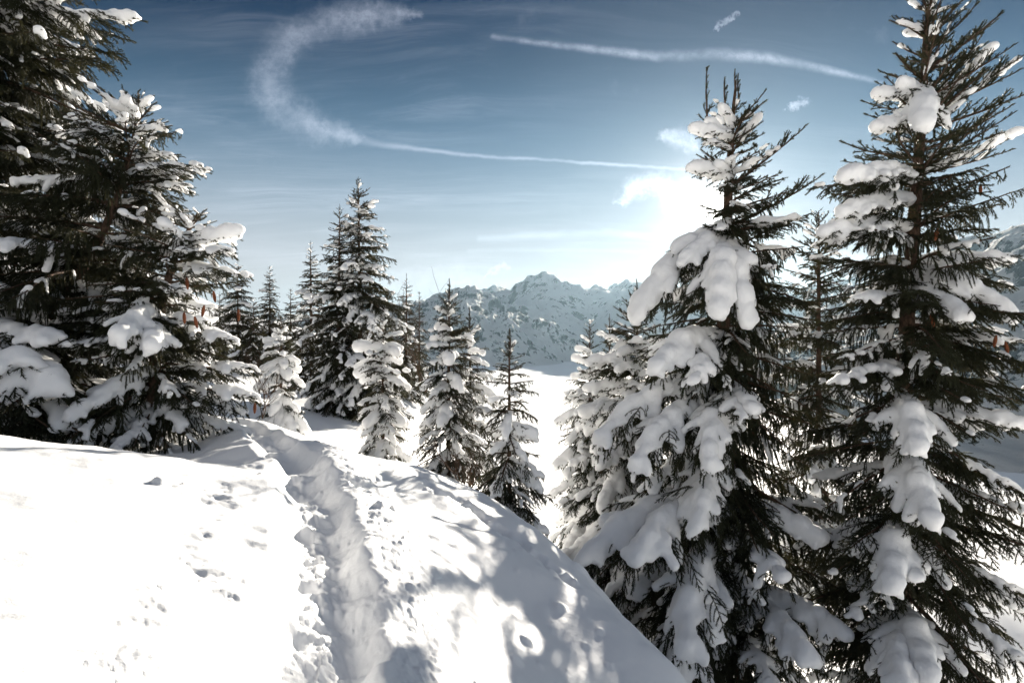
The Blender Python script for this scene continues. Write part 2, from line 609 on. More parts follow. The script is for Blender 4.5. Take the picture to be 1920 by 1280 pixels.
def build_ground():
    rng = np.random.default_rng(5)
    r = np.concatenate([np.linspace(0.02, 1.2, 10, endpoint=False), 1.2 * 1.0095 ** np.arange(0, 62), 2.155 * 1.006 ** np.arange(0, 240), 9.06 * 1.012 ** np.arange(0, 90)])
    r = np.concatenate([r[:-1], r[-1] * 1.035 ** np.arange(0, 140)])
    r = r[r < 2600]
    th = np.concatenate([np.linspace(-44, 44, 620), np.linspace(44, 316, 60)[1:-1]])
    th = np.radians(th)
    nr, nt = len(r), len(th)
    RR, TT = np.meshgrid(r, th, indexing='ij')
    X, Y = RR * np.sin(TT), RR * np.cos(TT)
    Z = surface(X, Y)
    # soft undulation
    near = sstep(RR, 90, 8)
    Z += 0.05 * fbm(X * 0.55, Y * 0.55, 3, 3) * sstep(RR, 1, 6) * near
    Z += 0.018 * fbm(X * 1.9, Y * 1.9, 4, 9) * near
    Z += (RR > 60) * sstep(RR, 60, 200) * 6.0 * fbm(X * 0.012, Y * 0.012, 4, 21)
    # trodden trail
    m = (RR < 26) & (Y > -2)
    x, y = X[m], Y[m]
    off, arc = trail_coords(x, y)
    wob = 0.10 * perlin(arc * 1.7, off * 0 + 3.3, 41) + 0.06 * perlin(arc * 4.5, off * 0 + 1.3, 42)
    o2 = off + 0.5 * wob
    depth = np.interp(arc, [0, 4, 7, 9, 12, 16], [0.20, 0.20, 0.17, 0.12, 0.08, 0.05])
    fw = 0.11 + 0.04 * perlin(arc * 2.3, off * 0 + 8.1, 43)
    wl = fw + 0.17 + 0.10 * perlin(arc * 1.5, off * 0 + 5.5, 45)
    wr = fw + 0.21 + 0.08 * perlin(arc * 2.1, off * 0 + 6.5, 46)
    pro = np.where(o2 < 0, sstep(-o2, wl, fw * 0.8), sstep(o2, wr, fw * 0.9))
    dz = -depth * pro
    # thrown-up rim on the right, trampled shelf on the left
    dz += 0.045 * np.exp(-((o2 - 0.5) / 0.16) ** 2) * np.interp(arc, [0, 7, 10], [1, 0.8, 0.2])
    lw = np.interp(arc, [0, 2.5, 4.5, 6.5, 8], [0.55, 0.58, 0.62, 0.45, 0.25])
    shelf = sstep(-o2, lw + 0.22, lw - 0.05) * (o2 < 0)
    edge = sstep(perlin(x * 2.6, y * 2.6, 61) + 0.5 * perlin(x * 6, y * 6, 62), -0.25, 0.35)
    shelf2 = shelf * (0.35 + 0.65 * edge)
    dz -= 0.018 * shelf2 * np.interp(arc, [0, 5, 8, 10], [1, 1, 0.6, 0])
    # crumbly relief in and around the trail
    rough = np.clip(np.maximum(pro, 0.5 * shelf2) + 0.9 * np.exp(-((o2 - 0.5) / 0.26) ** 2), 0, 1) * np.interp(arc, [0, 7, 10, 14], [1, 0.9, 0.55, 0.3])
    wx = x + 0.05 * perlin(x * 5, y * 5, 81)
    wy = y + 0.05 * perlin(x * 5, y * 5, 82)
    bil = 0.014 * perlin(wx * 4.2, wy * 4.2, 71) + 0.024 * np.abs(perlin(wx * 8, wy * 8, 72)) + 0.017 * np.abs(perlin(wx * 17, wy * 17, 73)) + 0.010 * np.abs(perlin(wx * 37, wy * 37, 74)) + 0.003 * perlin(wx * 80, wy * 80, 75)
    dz += rough * (bil - 0.012)
    # bumps and dents: lumps beside the trail, steps in it, the animal track, pits on the left bank
    bumps = []
    tot = TR_S[-1]
    for _ in range(260):                                          # clods
        s = rng.uniform(0.5, 8.5)
        o = rng.choice([rng.normal(0.42, 0.16), rng.normal(0.0, 0.12), -abs(rng.normal(0.45, 0.3))], p=[0.58, 0.40, 0.02])
        rad = rng.uniform(0.012, 0.03) * (1 + (rng.random() < 0.1))
        bumps.append((s, o, rad, rad * rng.uniform(0.3, 0.65), None))
    s = 0.6
    k = 0
    while s < 13:                                                   # boot steps
        bumps.append((s, (0.07 if k % 2 else -0.07) + rng.normal(0, 0.02), 0.085, -0.05, None))
        s += rng.uniform(0.2, 0.34)
        k += 1
    for _ in range(0):                                             # side steps left
        bumps.append((rng.uniform(1.0, 5.5), -rng.uniform(0.3, 0.6), rng.uniform(0.08, 0.15), -rng.uniform(0.02, 0.045), None))
    pos = np.stack([np.interp([b[0] for b in bumps], TR_S, TR[:, 0]), np.interp([b[0] for b in bumps], TR_S, TR[:, 1])], 1)
    tx = np.stack([np.interp([b[0] + 0.05 for b in bumps], TR_S, TR[:, 0]), np.interp([b[0] + 0.05 for b in bumps], TR_S, TR[:, 1])], 1) - pos
    tx /= np.linalg.norm(tx, axis=1)[:, None] + 1e-9
    pos = pos + np.stack([tx[:, 1], -tx[:, 0]], 1) * np.array([b[1] for b in bumps])[:, None]
    lst = [(p[0], p[1], b[2], b[3]) for p, b in zip(pos, bumps)]
    track = catmull([hit(px, py)[:2] for px, py in ((735, 866), (790, 892), (860, 932), (940, 988), (1010, 1042), (1070, 1092))], 14)
    for i, q in enumerate(track):
        lst.append((q[0] + rng.normal(0, 0.015), q[1] + rng.normal(0, 0.03), 0.06, -0.05))
        lst.append((q[0] + rng.normal(0, 0.03), q[1] + rng.normal(0, 0.04), 0.035, 0.02))
    for px, py, z, rad, h in ((300, 913, .58, 0.055, 0.05), (318, 917, .58, 0.05, -0.015), (345, 912, .57, 0.02, 0.015), (330, 930, .57, 0.08, -0.015), (380, 938, .54, 0.08, -0.02),
                              (410, 935, .52, 0.05, -0.012), (388, 920, .53, 0.02, 0.012), (430, 950, .50, 0.07, -0.018), (468, 938, .46, 0.07, -0.018), (480, 990, .48, 0.08, -0.018),
                              (770, 1005, .28, 0.02, 0.018), (763, 1010, .28, 0.015, 0.012), (790, 1010, .27, 0.012, 0.01), (1065, 1085, .0, 0.09, 0.05), (1040, 1075, .03, 0.07, 0.025),
                              (1090, 1070, -.05, 0.09, 0.05)):
        q = hit(px, py)
        lst.append((q[0], q[1], rad, h))
    for _ in range(34):
        q = hit(rng.uniform(930, 1260), rng.uniform(990, 1260))
        rd = rng.uniform(0.012, 0.05)
        lst.append((q[0], q[1], rd, rd * rng.choice([0.6, 0.5])))
    order = np.argsort(y)
    ys = y[order]
    for bx, by, rad, h in lst:
        i0, i1 = np.searchsorted(ys, [by - 2 * rad, by + 2 * rad])
        idx = order[i0:i1]
        q = ((x[idx] - bx) ** 2 + (y[idx] - by) ** 2) / (rad * rad)
        k2 = q < 4
        idx = idx[k2]
        q = q[k2]
        if h > 0:
            dz[idx] += h * np.clip(1 - q, 0, 1) ** 0.7
        else:
            dz[idx] += h * np.exp(-q * 1.6)
    Z[m] += dz
    V = np.stack([X, Y, Z], -1).reshape(-1, 3)
    i = np.arange(nr - 1)[:, None] * nt
    j = np.arange(nt)[None]
    k = (j + 1) % nt
    Q = np.stack([i + j, i + k, i + k + nt, i + j + nt], -1).reshape(-1, 4)[:, ::-1]
    V = np.vstack([V, [[0, 0, Z[0].mean()]]])
    c = len(V) - 1
    Tt = np.stack([np.full(nt, c), (np.arange(nt) + 1) % nt, np.arange(nt)], -1)[:, ::-1]
    me = mesh_from('ground', V, [Q, Tt], [M_GROUND])
    o = link('ground', me)
    tag(o, 'deep snow covered mountainside with a trodden trail cut through it', 'ground', kind='structure')


build_ground()


def ground_z(X, Y):
    return float(surface(np.array([X]), np.array([Y]))[0])


# ---------------------------------------------------------------- mountains and the sea of cloud
def mountain_mat():
    m, T, out = new_mat('mountain snow and rock')
    g = T.n('ShaderNodeNewGeometry')
    sep = T.n('ShaderNodeSeparateXYZ')
    T.put(sep.inputs[0], g.outputs['Normal'])
    mp = T.n('ShaderNodeMapping')
    mp.inputs['Scale'].default_value = (1.0, 1.0, 0.4)
    T.put(mp.inputs['Vector'], g.outputs['Position'])
    n1 = T.noise(mp.outputs[0], 0.016, 10.0, 0.76)[0]
    n2 = T.noise(g.outputs['Position'], 0.003, 5.0, 0.65)[0]
    s = T.math('ADD', sep.outputs[2], T.math('MULTIPLY', T.math('SUBTRACT', n1, 0.5), 1.7))
    s = T.math('ADD', s, T.math('MULTIPLY', T.math('SUBTRACT', n2, 0.5), 0.7))
    f = T.smooth(s, 0.715, 0.80)
    rock = T.mix(n1, (0.03, 0.04, 0.055, 1), (0.09, 0.105, 0.13, 1))
    col = T.mix(f, rock, (0.93, 0.94, 0.95, 1))
    b = T.n('ShaderNodeBsdfPrincipled')
    b.inputs['Roughness'].default_value = 0.8
    b.inputs['Specular IOR Level'].default_value = 0.1
    T.put(b.inputs['Base Color'], col)
    bp = T.n('ShaderNodeBump')
    bp.inputs['Distance'].default_value = 60.0
    bp.inputs['Strength'].default_value = 1.0
    T.put(bp.inputs['Height'], n1)
    T.put(b.inputs['Normal'], bp.outputs[0])
    T.t.links.new(b.outputs[0], out.inputs[0])
    return m


M_MOUNT = mountain_mat()
FOG_Z = -160.0


def mountain(name, label, crest, Yc, Yf, zf, amp, seed, nx=380, ny=130, back=0.5, power=1.0, jag=0.35, fscale=1.0):
    """a range: crest given as (px, py) at distance Yc, its foot at distance Yf"""
    cp = np.array(crest, float)
    px = np.linspace(cp[0, 0], cp[-1, 0], nx)
    cy = np.interp(px, cp[:, 0], cp[:, 1])
    s = np.concatenate([np.linspace(0, 1, ny), 1 + np.linspace(0, back, 25)[1:]])
    S, PX = np.meshgrid(s, px, indexing='ij')
    Yd = Yf + (Yc - Yf) * S
    Xd = (PX - 960) / F * (Yc * 0.6 + Yd * 0.4)
    zc = ZC + (HZ - cy) / F * Yc
    up = np.clip(S, 0, 1) ** power
    Zd = zf + (zc[None] - zf) * np.where(S <= 1, up, 1 - (S - 1) * 0.9)
    q = fscale / (Yc - Yf)
    wx = Xd + 200 * fbm(Xd * q * 1.0, Yd * q * 1.0, 2, seed + 5)
    n = fbm(wx * q * 2.6, Yd * q * 1.3, 7, seed, 0.56, True)
    fade = np.where(S <= 1, np.sin(np.clip(S, 0, 1) * math.pi) ** 0.8 + jag * np.clip(S, 0, 1) ** 6, jag)
    Zd = Zd + amp * fade * n
    Zd = Zd + 0.16 * amp * np.clip(S * 1.4, 0, 1) * (fbm(wx * q * 16, Yd * q * 9, 4, seed + 3, 0.6, True) - 0.6)
    Xd = Xd + 0.25 * amp * fade * fbm(wx * q * 5, Yd * q * 5, 3, seed + 9)
    V = np.stack([Xd, Yd, Zd], -1).reshape(-1, 3)
    nr, nt = S.shape
    i = np.arange(nr - 1)[:, None] * nt
    j = np.arange(nt - 1)[None]
    Q = np.stack([i + j, i + j + 1, i + j + 1 + nt, i + j + nt], -1).reshape(-1, 4)
    o = link(name, mesh_from(name, V, Q, [M_MOUNT]))
    tag(o, label, 'mountain', kind='structure')
    return o


mountain('mountain', 'hazy blue rocky massif with jagged summit rising beyond the cloud sea',
         [(600, 610), (760, 590), (880, 575), (920, 566), (933, 557), (957, 567), (966, 552), (985, 540), (1003, 534), (1020, 528), (1032, 531), (1047, 540), (1062, 549),
          (1078, 553), (1094, 549), (1110, 556), (1130, 554), (1143, 543), (1155, 538), (1168, 544), (1190, 554), (1260, 568), (1340, 575), (1440, 560),
          (1560, 540), (1700, 500)], 6500, 3050, FOG_Z - 40, 110, 11, power=0.8, jag=0.22)
mountain('mountain', 'pointed snowy peak with a dark right flank, left in the far range',
         [(620, 640), (720, 612), (780, 592), (806, 570), (845, 557), (872, 547), (885, 543), (897, 547), (915, 562), (945, 580), (985, 592), (1030, 612), (1070, 645),
          (1110, 672), (1150, 700)], 4300, 2600, FOG_Z - 40, 75, 33, power=0.85, jag=0.10)
mountain('mountain', 'shaded snow ridge with a rock band at the right edge',
         [(1330, 720), (1450, 640), (1560, 570), (1650, 520), (1745, 484), (1773, 462), (1800, 459), (1832, 456), (1880, 442), (1920, 427), (2000, 400), (2150, 385), (2400, 390)],
         2300, 600, FOG_Z - 40, 60, 57, power=0.75, jag=0.08)


def cloud_sea():
    m, T, out = new_mat('cloud top')
    b = T.n('ShaderNodeBsdfPrincipled')
    b.inputs['Base Color'].default_value = (0.93, 0.93, 0.93, 1)
    b.inputs['Roughness'].default_value = 1.0
    b.inputs['Specular IOR Level'].default_value = 0.0
    gl = T.n('ShaderNodeBsdfGlossy')
    gl.inputs['Color'].default_value = (0.95, 0.95, 0.95, 1)
    gl.inputs['Roughness'].default_value = 0.72
    ms = T.n('ShaderNodeMixShader')
    ms.inputs[0].default_value = 0.5
    T.t.links.new(b.outputs[0], ms.inputs[1])
    T.t.links.new(gl.outputs[0], ms.inputs[2])
    T.t.links.new(ms.outputs[0], out.inputs[0])
    u = np.linspace(-1, 1, 180)
    vv = np.linspace(0, 1, 180)
    Yd = 200 + 8000 * vv[:, None] ** 2 + 0 * u[None]
    Xd = u[None] * (700 + Yd * 1.6)
    Zd = FOG_Z + 9 * fbm(Xd * 0.0035, Yd * 0.0022, 5, 77) + 3 * fbm(Xd * 0.012, Yd * 0.012, 3, 78)
    V = np.stack([Xd, Yd, Zd], -1).reshape(-1, 3)
    n = 180
    i = np.arange(n - 1)[:, None] * n
    j = np.arange(n - 1)[None]
    Q = np.stack([i + j, i + j + 1, i + j + 1 + n, i + j + n], -1).reshape(-1, 4)
    o = link('cloud_sea', mesh_from('cloud_sea', V, Q, [m]))
    tag(o, 'bright white sea of cloud filling the valley below the trees', 'cloud', kind='structure')


cloud_sea()


# ---------------------------------------------------------------- spruce branches
def needle_template(seed, n):
    """a needle-clad piece of twig along +x, unit length, unit radius"""
    rng = np.random.default_rng(seed)
    V, Fc = [], []
    for i in range(n):
        s = (i + rng.uniform(0, 1)) / n
        a = i * 2.4 + rng.uniform(-0.4, 0.4)
        lean = rng.uniform(0.25, 0.55)
        ln = rng.uniform(0.75, 1.1)
        rad = np.array([0, math.cos(a), math.sin(a)])
        per = np.array([0, -math.sin(a), math.cos(a)])
        w = 0.13
        b = len(V)
        V += [np.array([s - 0.05, 0, 0]) + per * w, np.array([s + 0.05, 0, 0]) - per * w, np.array([s + lean, 0, 0]) + rad * ln]
        Fc.append((b, b + 1, b + 2))
    b = len(V)
    for k in range(3):
        a = k * 2.0944
        V.append(np.array([0, 0.22 * math.cos(a), 0.22 * math.sin(a)]))
    for k in range(3):
        a = k * 2.0944
        V.append(np.array([1.02, 0.18 * math.cos(a), 0.18 * math.sin(a)]))
    for k in range(3):
        j = (k + 1) % 3
        Fc += [(b + k, b + j, b + 3 + j), (b + k, b + 3 + j, b + 3 + k)]
    return np.array(V), np.array(Fc)


NT_HI = [needle_template(s, 16) for s in range(4)]
NT_LO = [needle_template(s + 10, 7) for s in range(3)]


def needles(P0, P1, rad, temps, seed):
    rng = np.random.default_rng(seed)
    P0 = np.asarray(P0); P1 = np.asarray(P1)
    rad = np.asarray(rad)
    d = P1 - P0
    L = np.linalg.norm(d, axis=1)
    t = d / (L[:, None] + 1e-9)
    ref = np.where(np.abs(t[:, 2:3]) < 0.9, np.array([[0, 0, 1.0]]), np.array([[1.0, 0, 0]]))
    a = np.cross(t, ref)
    a /= np.linalg.norm(a, axis=1)[:, None]
    b = np.cross(t, a)
    ph = rng.uniform(0, 6.28, len(L))
    a2 = np.cos(ph)[:, None] * a + np.sin(ph)[:, None] * b
    b2 = -np.sin(ph)[:, None] * a + np.cos(ph)[:, None] * b
    which = rng.integers(0, len(temps), len(L))
    Vs, Fs = [], []
    base = 0
    for k, (tv, tf) in enumerate(temps):
        m = which == k
        if not m.any():
            continue
        v = P0[m][:, None] + tv[None, :, 0:1] * d[m][:, None] + rad[m][:, None, None] * (tv[None, :, 1:2] * a2[m][:, None] + tv[None, :, 2:3] * b2[m][:, None])
        # needles past the end keep their real length
        n = m.sum()
        f = tf[None] + (np.arange(n) * len(tv))[:, None, None] + base
        Vs.append(v.reshape(-1, 3))
        Fs.append(f.reshape(-1, 3))
        base += n * len(tv)
    return np.vstack(Vs), np.vstack(Fs)


def rot_dir(az, el):
    return np.array([math.cos(el) * math.cos(az), math.cos(el) * math.sin(az), math.sin(el)])


class Branch:
    """one kind of branch in its own frame: x outward, z up, base at the origin"""

    def __init__(self, length, elev, style, seed, lo=False):
        rng = random.Random(seed * 7 + int(length * 100))
        self.length, self.style = length, style
        self.snow = {}
        e = R(elev)
        n = max(6, int(length / 0.09))
        P = [np.zeros(3)]
        dirs = []
        az = 0.0
        bend = {'fan': -0.35, 'droop': -0.85, 'young': 0.15, 'hang': -0.30}[style]
        lift = {'fan': 0.35, 'droop': 0.15, 'young': 0.1, 'hang': 0.45}[style]
        for i in range(n):
            t = (i + 0.5) / n
            az += rng.gauss(0, 0.05)
            el = e - bend * 0.5 + bend * t + lift * max(0, t - 0.6) + rng.gauss(0, 0.03)
            dv = rot_dir(az, el)
            dirs.append(dv)
            P.append(P[-1] + dv * length / n)
        P = np.array(P)
        ch = P[-1] - P[0]
        ca = math.atan2(ch[1], ch[0])
        c, s = math.cos(-ca), math.sin(-ca)
        rz = np.array([[c, -s, 0], [s, c, 0], [0, 0, 1]])
        P = P @ rz.T
        dirs = [rz @ q for q in dirs]
        self.P = P
        self.chord = P[-1] - P[0]
        self.clen = float(np.linalg.norm(self.chord))
        self.celev = math.asin(self.chord[2] / self.clen)
        seg0, seg1, srad = [], [], []
        wood = []
        nr = {'young': 0.024, 'hang': 0.017}.get(style, 0.019)
        step = 0.05

        def add_line(Q, r=nr):
            for a, b in zip(Q[:-1], Q[1:]):
                seg0.append(a); seg1.append(b); srad.append(r * rng.uniform(0.85, 1.15))

        rad0 = 0.006 + 0.011 * length
        wood.append(tube(P, np.linspace(rad0, 0.004, len(P)), 5))
        for i in range(len(P) - 1):
            if (i + 0.5) / n > 0.3:
                m = 2
                for k in range(m):
                    seg0.append(P[i] + (P[i + 1] - P[i]) * k / m); seg1.append(P[i] + (P[i + 1] - P[i]) * (k + 1) / m); srad.append(nr)
        self.twigs = []
        if style == 'young':
            sp, wmul, ang = 0.105, 0.30, 48
        else:
            sp, wmul, ang = 0.055, 0.44, 52
        if style == 'droop':
            wmul, ang = 0.56, 60
        if lo:
            sp *= 1.5
        dist = length * 0.10
        k = 0
        while dist < length * 0.985:
            t = dist / length
            i = min(n - 1, int(t * n))
            f = t * n - i
            p = P[i] + (P[i + 1] - P[i]) * f
            d = dirs[i]
            w = wmul * length * (0.55 + 1.5 * t if t < 0.3 else 1.0) * (1 - 0.80 * max(0, t - 0.3) / 0.7) * (rng.uniform(0.35, 1.15) if style != 'young' else rng.uniform(0.4, 1.2))
            w = max(w, 0.06)
            w = min(w, 0.75)
            for sd in ((1, -1) if rng.random() < 0.55 else ((1,) if k % 2 else (-1,))):
                a = R(ang + rng.uniform(-20, 18)) * sd
                el0 = math.asin(max(-1, min(1, d[2])))
                el = el0 * 0.8 + R({'fan': -8, 'droop': -14, 'young': 10, 'hang': -30}[style]) + rng.gauss(0, 0.32 if style == 'hang' else 0.22)
                curl = {'fan': -0.5, 'droop': -0.7, 'young': 0.2, 'hang': -1.2}[style]
                az0 = math.atan2(d[1], d[0]) + a
                m = max(2, int(w / step))
                Q = [p]
                for q in range(m):
                    tt = q / m
                    Q.append(Q[-1] + rot_dir(az0 - a * 0.35 * tt, max(-1.45, el + curl * tt)) * w * rng.uniform(0.85, 1.15) / m)
                Q = np.array(Q)
                add_line(Q)
                self.twigs.append((t, sd, Q))
                # side shoots of the twig
                if w > 0.09:
                    sdist = 0.035
                    kk = 0
                    while sdist < w * 0.95:
                        j = min(m - 1, int(sdist / w * m))
                        pq = Q[j] + (Q[j + 1] - Q[j]) * (sdist / w * m - j)
                        dd = Q[j + 1] - Q[j]
                        dd = dd / (np.linalg.norm(dd) + 1e-9)
                        s2 = 1 if kk % 2 else -1
                        sl_ = min(0.20, 0.42 * (w - sdist) + 0.035) * rng.uniform(0.6, 1.1)
                        az1 = math.atan2(dd[1], dd[0]) + s2 * R(48 + rng.uniform(-10, 10))
                        e1 = math.asin(max(-1, min(1, dd[2]))) * 0.85 + rng.gauss(-0.1 if style != 'young' else 0.1, 0.22)
                        if style == 'hang':
                            e1 -= 0.35
                        mm = max(1, int(sl_ / step + 0.5))
                        S = [pq]
                        for q in range(mm):
                            S.append(S[-1] + rot_dir(az1 - s2 * 0.2 * q, max(-1.5, e1 - 0.12 * q)) * sl_ / mm)
                        add_line(S, nr * 0.92)
                        sdist += (0.07 if style == 'young' else 0.038 if not lo else 0.06) * rng.uniform(0.8, 1.25)
                        kk += 1
            dist += sp * rng.uniform(0.75, 1.25)
            k += 1
        V, Fc = needles(seg0, seg1, srad, NT_LO if lo else NT_HI, seed)
        wv = []
        wq = []
        off = len(V)
        for v, q in wood:
            wv.append(v); wq.append(q + off); off += len(v)
        Q = np.vstack(wq)
        self.mesh = mesh_from('branch', np.vstack([V] + wv), [Fc, Q], [M_NEEDLE, M_BARK],
                              np.concatenate([np.zeros(len(Fc)), np.ones(len(Q))]), smooth=False)
        self.seed = seed
        self.ntri = len(Fc) + 2 * len(Q)

    def snow_mesh(self, level, var=0):
        key = (level, var)
        if key in self.snow:
            return self.snow[key]
        rng = random.Random(self.seed * 31 + int(level * 10) + var * 101)
        L = self.length
        blobs = []        # centre, rx, ry, rz
        sc = min(1.0, 0.45 + 0.45 * L)

        def drop(p, r, flat=0.7, up=0.5):
            blobs.append((p[0], p[1], p[2] + r * up, r, r, r * flat))
        n = len(self.P)
        if level == 1:
            pt, r0, r1, pax = 0.42, 0.024, 0.048, 0.45
        elif level == 2:
            pt, r0, r1, pax = 0.7, 0.036, 0.075, 0.8
        else:
            pt, r0, r1, pax = 0.92, 0.055, 0.10, 1.0
        r0 *= sc ** 0.5; r1 *= sc ** 0.6
        gate = [rng.uniform(0, 6.28) for _ in range(3)]

        def patch(t):
            return math.sin(t * 9 * L + gate[0]) + 0.6 * math.sin(t * 17 * L + gate[1])
        for i in range(1, n):
            t = i / (n - 1)
            if level < 3 and patch(t) < (0.35 if level == 1 else -0.6):
                continue
            if rng.random() < pax:
                r = rng.uniform(r0, r1) * (1.35 if level == 3 else 1.0) * (1 - 0.35 * abs(t - 0.55))
                for k in range(2):
                    p = self.P[i - 1] + (self.P[i] - self.P[i - 1]) * (k / 2)
                    drop(p, r, 1.0 if level == 3 else 0.7)
        side_w = 1.0
        for t, sd, Q in self.twigs:
            if level == 3 and patch(t * 0.8 + 0.4 * sd) < -1.0:
                continue
            if level < 3 and patch(t + 0.15 * sd) < (0.2 if level == 1 else -0.75):
                continue
            if rng.random() > pt:
                continue
            m = len(Q) - 1
            reach = (rng.uniform(0.45, 0.75) if level == 3 else rng.uniform(0.5, 0.86)) if level > 1 else rng.uniform(0.3, 0.9)
            start = 0 if rng.random() < 0.7 else rng.uniform(0, 0.5)
            rr = rng.uniform(r0, r1)
            w = float(np.linalg.norm(Q[-1] - Q[0]))
            cnt = max(2, int(w * reach / (rr * 0.45)))
            for q in range(cnt + 1):
                f = start * reach + (1 - start) * reach * q / cnt
                a = f * m
                j = min(m - 1, int(a))
                p = Q[j] + (Q[j + 1] - Q[j]) * (a - j)
                r = rr * (1 - (0.62 if level == 3 else 0.35) * f) * rng.uniform(0.9, 1.1)
                drop(p, r, 0.9 if level == 3 else 0.75, 0.5)
        if not blobs:
            self.snow[key] = None
            return None
        B = np.array(blobs)
        iv, ifc = ICO
        V = (B[:, None, :3] + iv[None] * B[:, None, 3:]).reshape(-1, 3)
        Fc = (ifc[None] + (np.arange(len(B)) * len(iv))[:, None, None]).reshape(-1, 3)
        me = mesh_from('snow_source', V, Fc, [])
        o = bpy.data.objects.new('snow_source', me)
        TMP.collection.objects.link(o)
        rm = o.modifiers.new('remesh', 'REMESH')
        rm.mode = 'VOXEL'
        rm.voxel_size = {1: 0.016, 2: 0.018, 3: 0.022}[level] * (1.0 if L < 1.5 else 1.25)
        sm = o.modifiers.new('smooth', 'SMOOTH')
        sm.factor = 0.5
        sm.iterations = {1: 2, 2: 4, 3: 6}[level]
        TMP.view_layers[0].update()
        dg = TMP.view_layers[0].depsgraph
        ev = o.evaluated_get(dg)
        res = ev.to_mesh()
        nv, npoly = len(res.vertices), len(res.polygons)
        co = np.empty(nv * 3, np.float32)
        res.vertices.foreach_get('co', co)
        co = co.reshape(-1, 3)
        lv = np.empty(len(res.loops), np.int32)
        res.loops.foreach_get('vertex_index', lv)
        quads = lv.reshape(-1, 4)
        ev.to_mesh_clear()
        bpy.data.objects.remove(o)
        bpy.data.meshes.remove(me)
        # each lump of snow becomes a mesh of its own
        lab = np.arange(nv)
        while True:
            mn = lab[quads].min(1)
            new = lab.copy()
            np.minimum.at(new, quads.ravel(), np.repeat(mn, 4))
            new = new[new]
            if (new == lab).all():
                break
            lab = new
        ids, cnts = np.unique(lab, return_counts=True)
        ids = ids[np.argsort(-cnts)]
        cnts = -np.sort(-cnts)
        keep = [i for i, c in zip(ids, cnts) if c > 40][:{1: 14, 2: 12, 3: 3}[level]]
        big = {1: 1, 2: 2, 3: 3}[level]
        nrm = np.zeros((nv, 3))
        fn = np.cross(co[quads[:, 2]] - co[quads[:, 0]], co[quads[:, 3]] - co[quads[:, 1]])
        for k in range(4):
            np.add.at(nrm, quads[:, k], fn)
        nrm /= np.linalg.norm(nrm, axis=1)[:, None] + 1e-9
        am = {1: 0.3, 2: 0.6, 3: 1.0}[level]
        q1 = co[:, 0] + 0.7 * co[:, 2]
        q2 = co[:, 1] - 0.6 * co[:, 2]
        co = co + nrm * (am * (0.016 * perlin(q1 * 7, q2 * 7, 5) + 0.009 * perlin(q1 * 17, q2 * 17, 6) + 0.005 * perlin(q1 * 34, q2 * 34, 7)))[:, None]
        out = []
        for g in [[i] for i in keep[:big]] + ([keep[big:]] if len(keep) > big else []):
            q = quads[np.isin(lab[quads[:, 0]], g)]
            u, inv = np.unique(q, return_inverse=True)
            many = len(g) > 1
            out.append((mesh_from('snow_dusting' if many else 'snow_clump', co[u], inv.reshape(-1, 4), [M_SNOW]), many))
        self.snow[key] = out
        return out


def ico(sub=2):
    import bmesh
    bm = bmesh.new()
    bmesh.ops.create_icosphere(bm, subdivisions=sub, radius=1.0)
    v = np.array([q.co[:] for q in bm.verts])
    f = np.array([[q.index for q in fc.verts] for fc in bm.faces])
    bm.free()
    return v, f


ICO = ico(2)
TMP = bpy.data.scenes.new('remesh')
LIB = {}
SPEC = {}
for L_, elevs in ((0.35, (40, 5, -30)), (0.75, (35, 0, -30, -55)), (1.25, (25, -5, -30, -55)), (2.0, (5, -20, -45))):
    SPEC[L_] = elevs


def get_branch(length, elev_deg, style, rng, lo=False):
    L = min(SPEC, key=lambda q: abs(math.log(q / length)))
    e = min(SPEC[L], key=lambda q: abs(q - elev_deg))
    s = rng.randint(0, 1)
    key = (L, e, style, s, lo)
    if key not in LIB:
        LIB[key] = Branch(L, e, style, 100 + len(LIB), lo)
    return LIB[key]


def orient(br, base, tip):
    """matrix carrying the branch frame to base -> tip, keeping its upper side up"""
    ch = np.asarray(tip) - np.asarray(base)
    ln = float(np.linalg.norm(ch))
    el = math.asin(max(-1, min(1, ch[2] / ln)))
    az = math.atan2(ch[1], ch[0])
    s = ln / br.clen
    return (Matrix.Translation(Vector(base)) @ Matrix.Rotation(az, 4, 'Z') @ Matrix.Rotation(-(el - br.celev), 4, 'Y') @ Matrix.Diagonal((s, s, s, 1)))


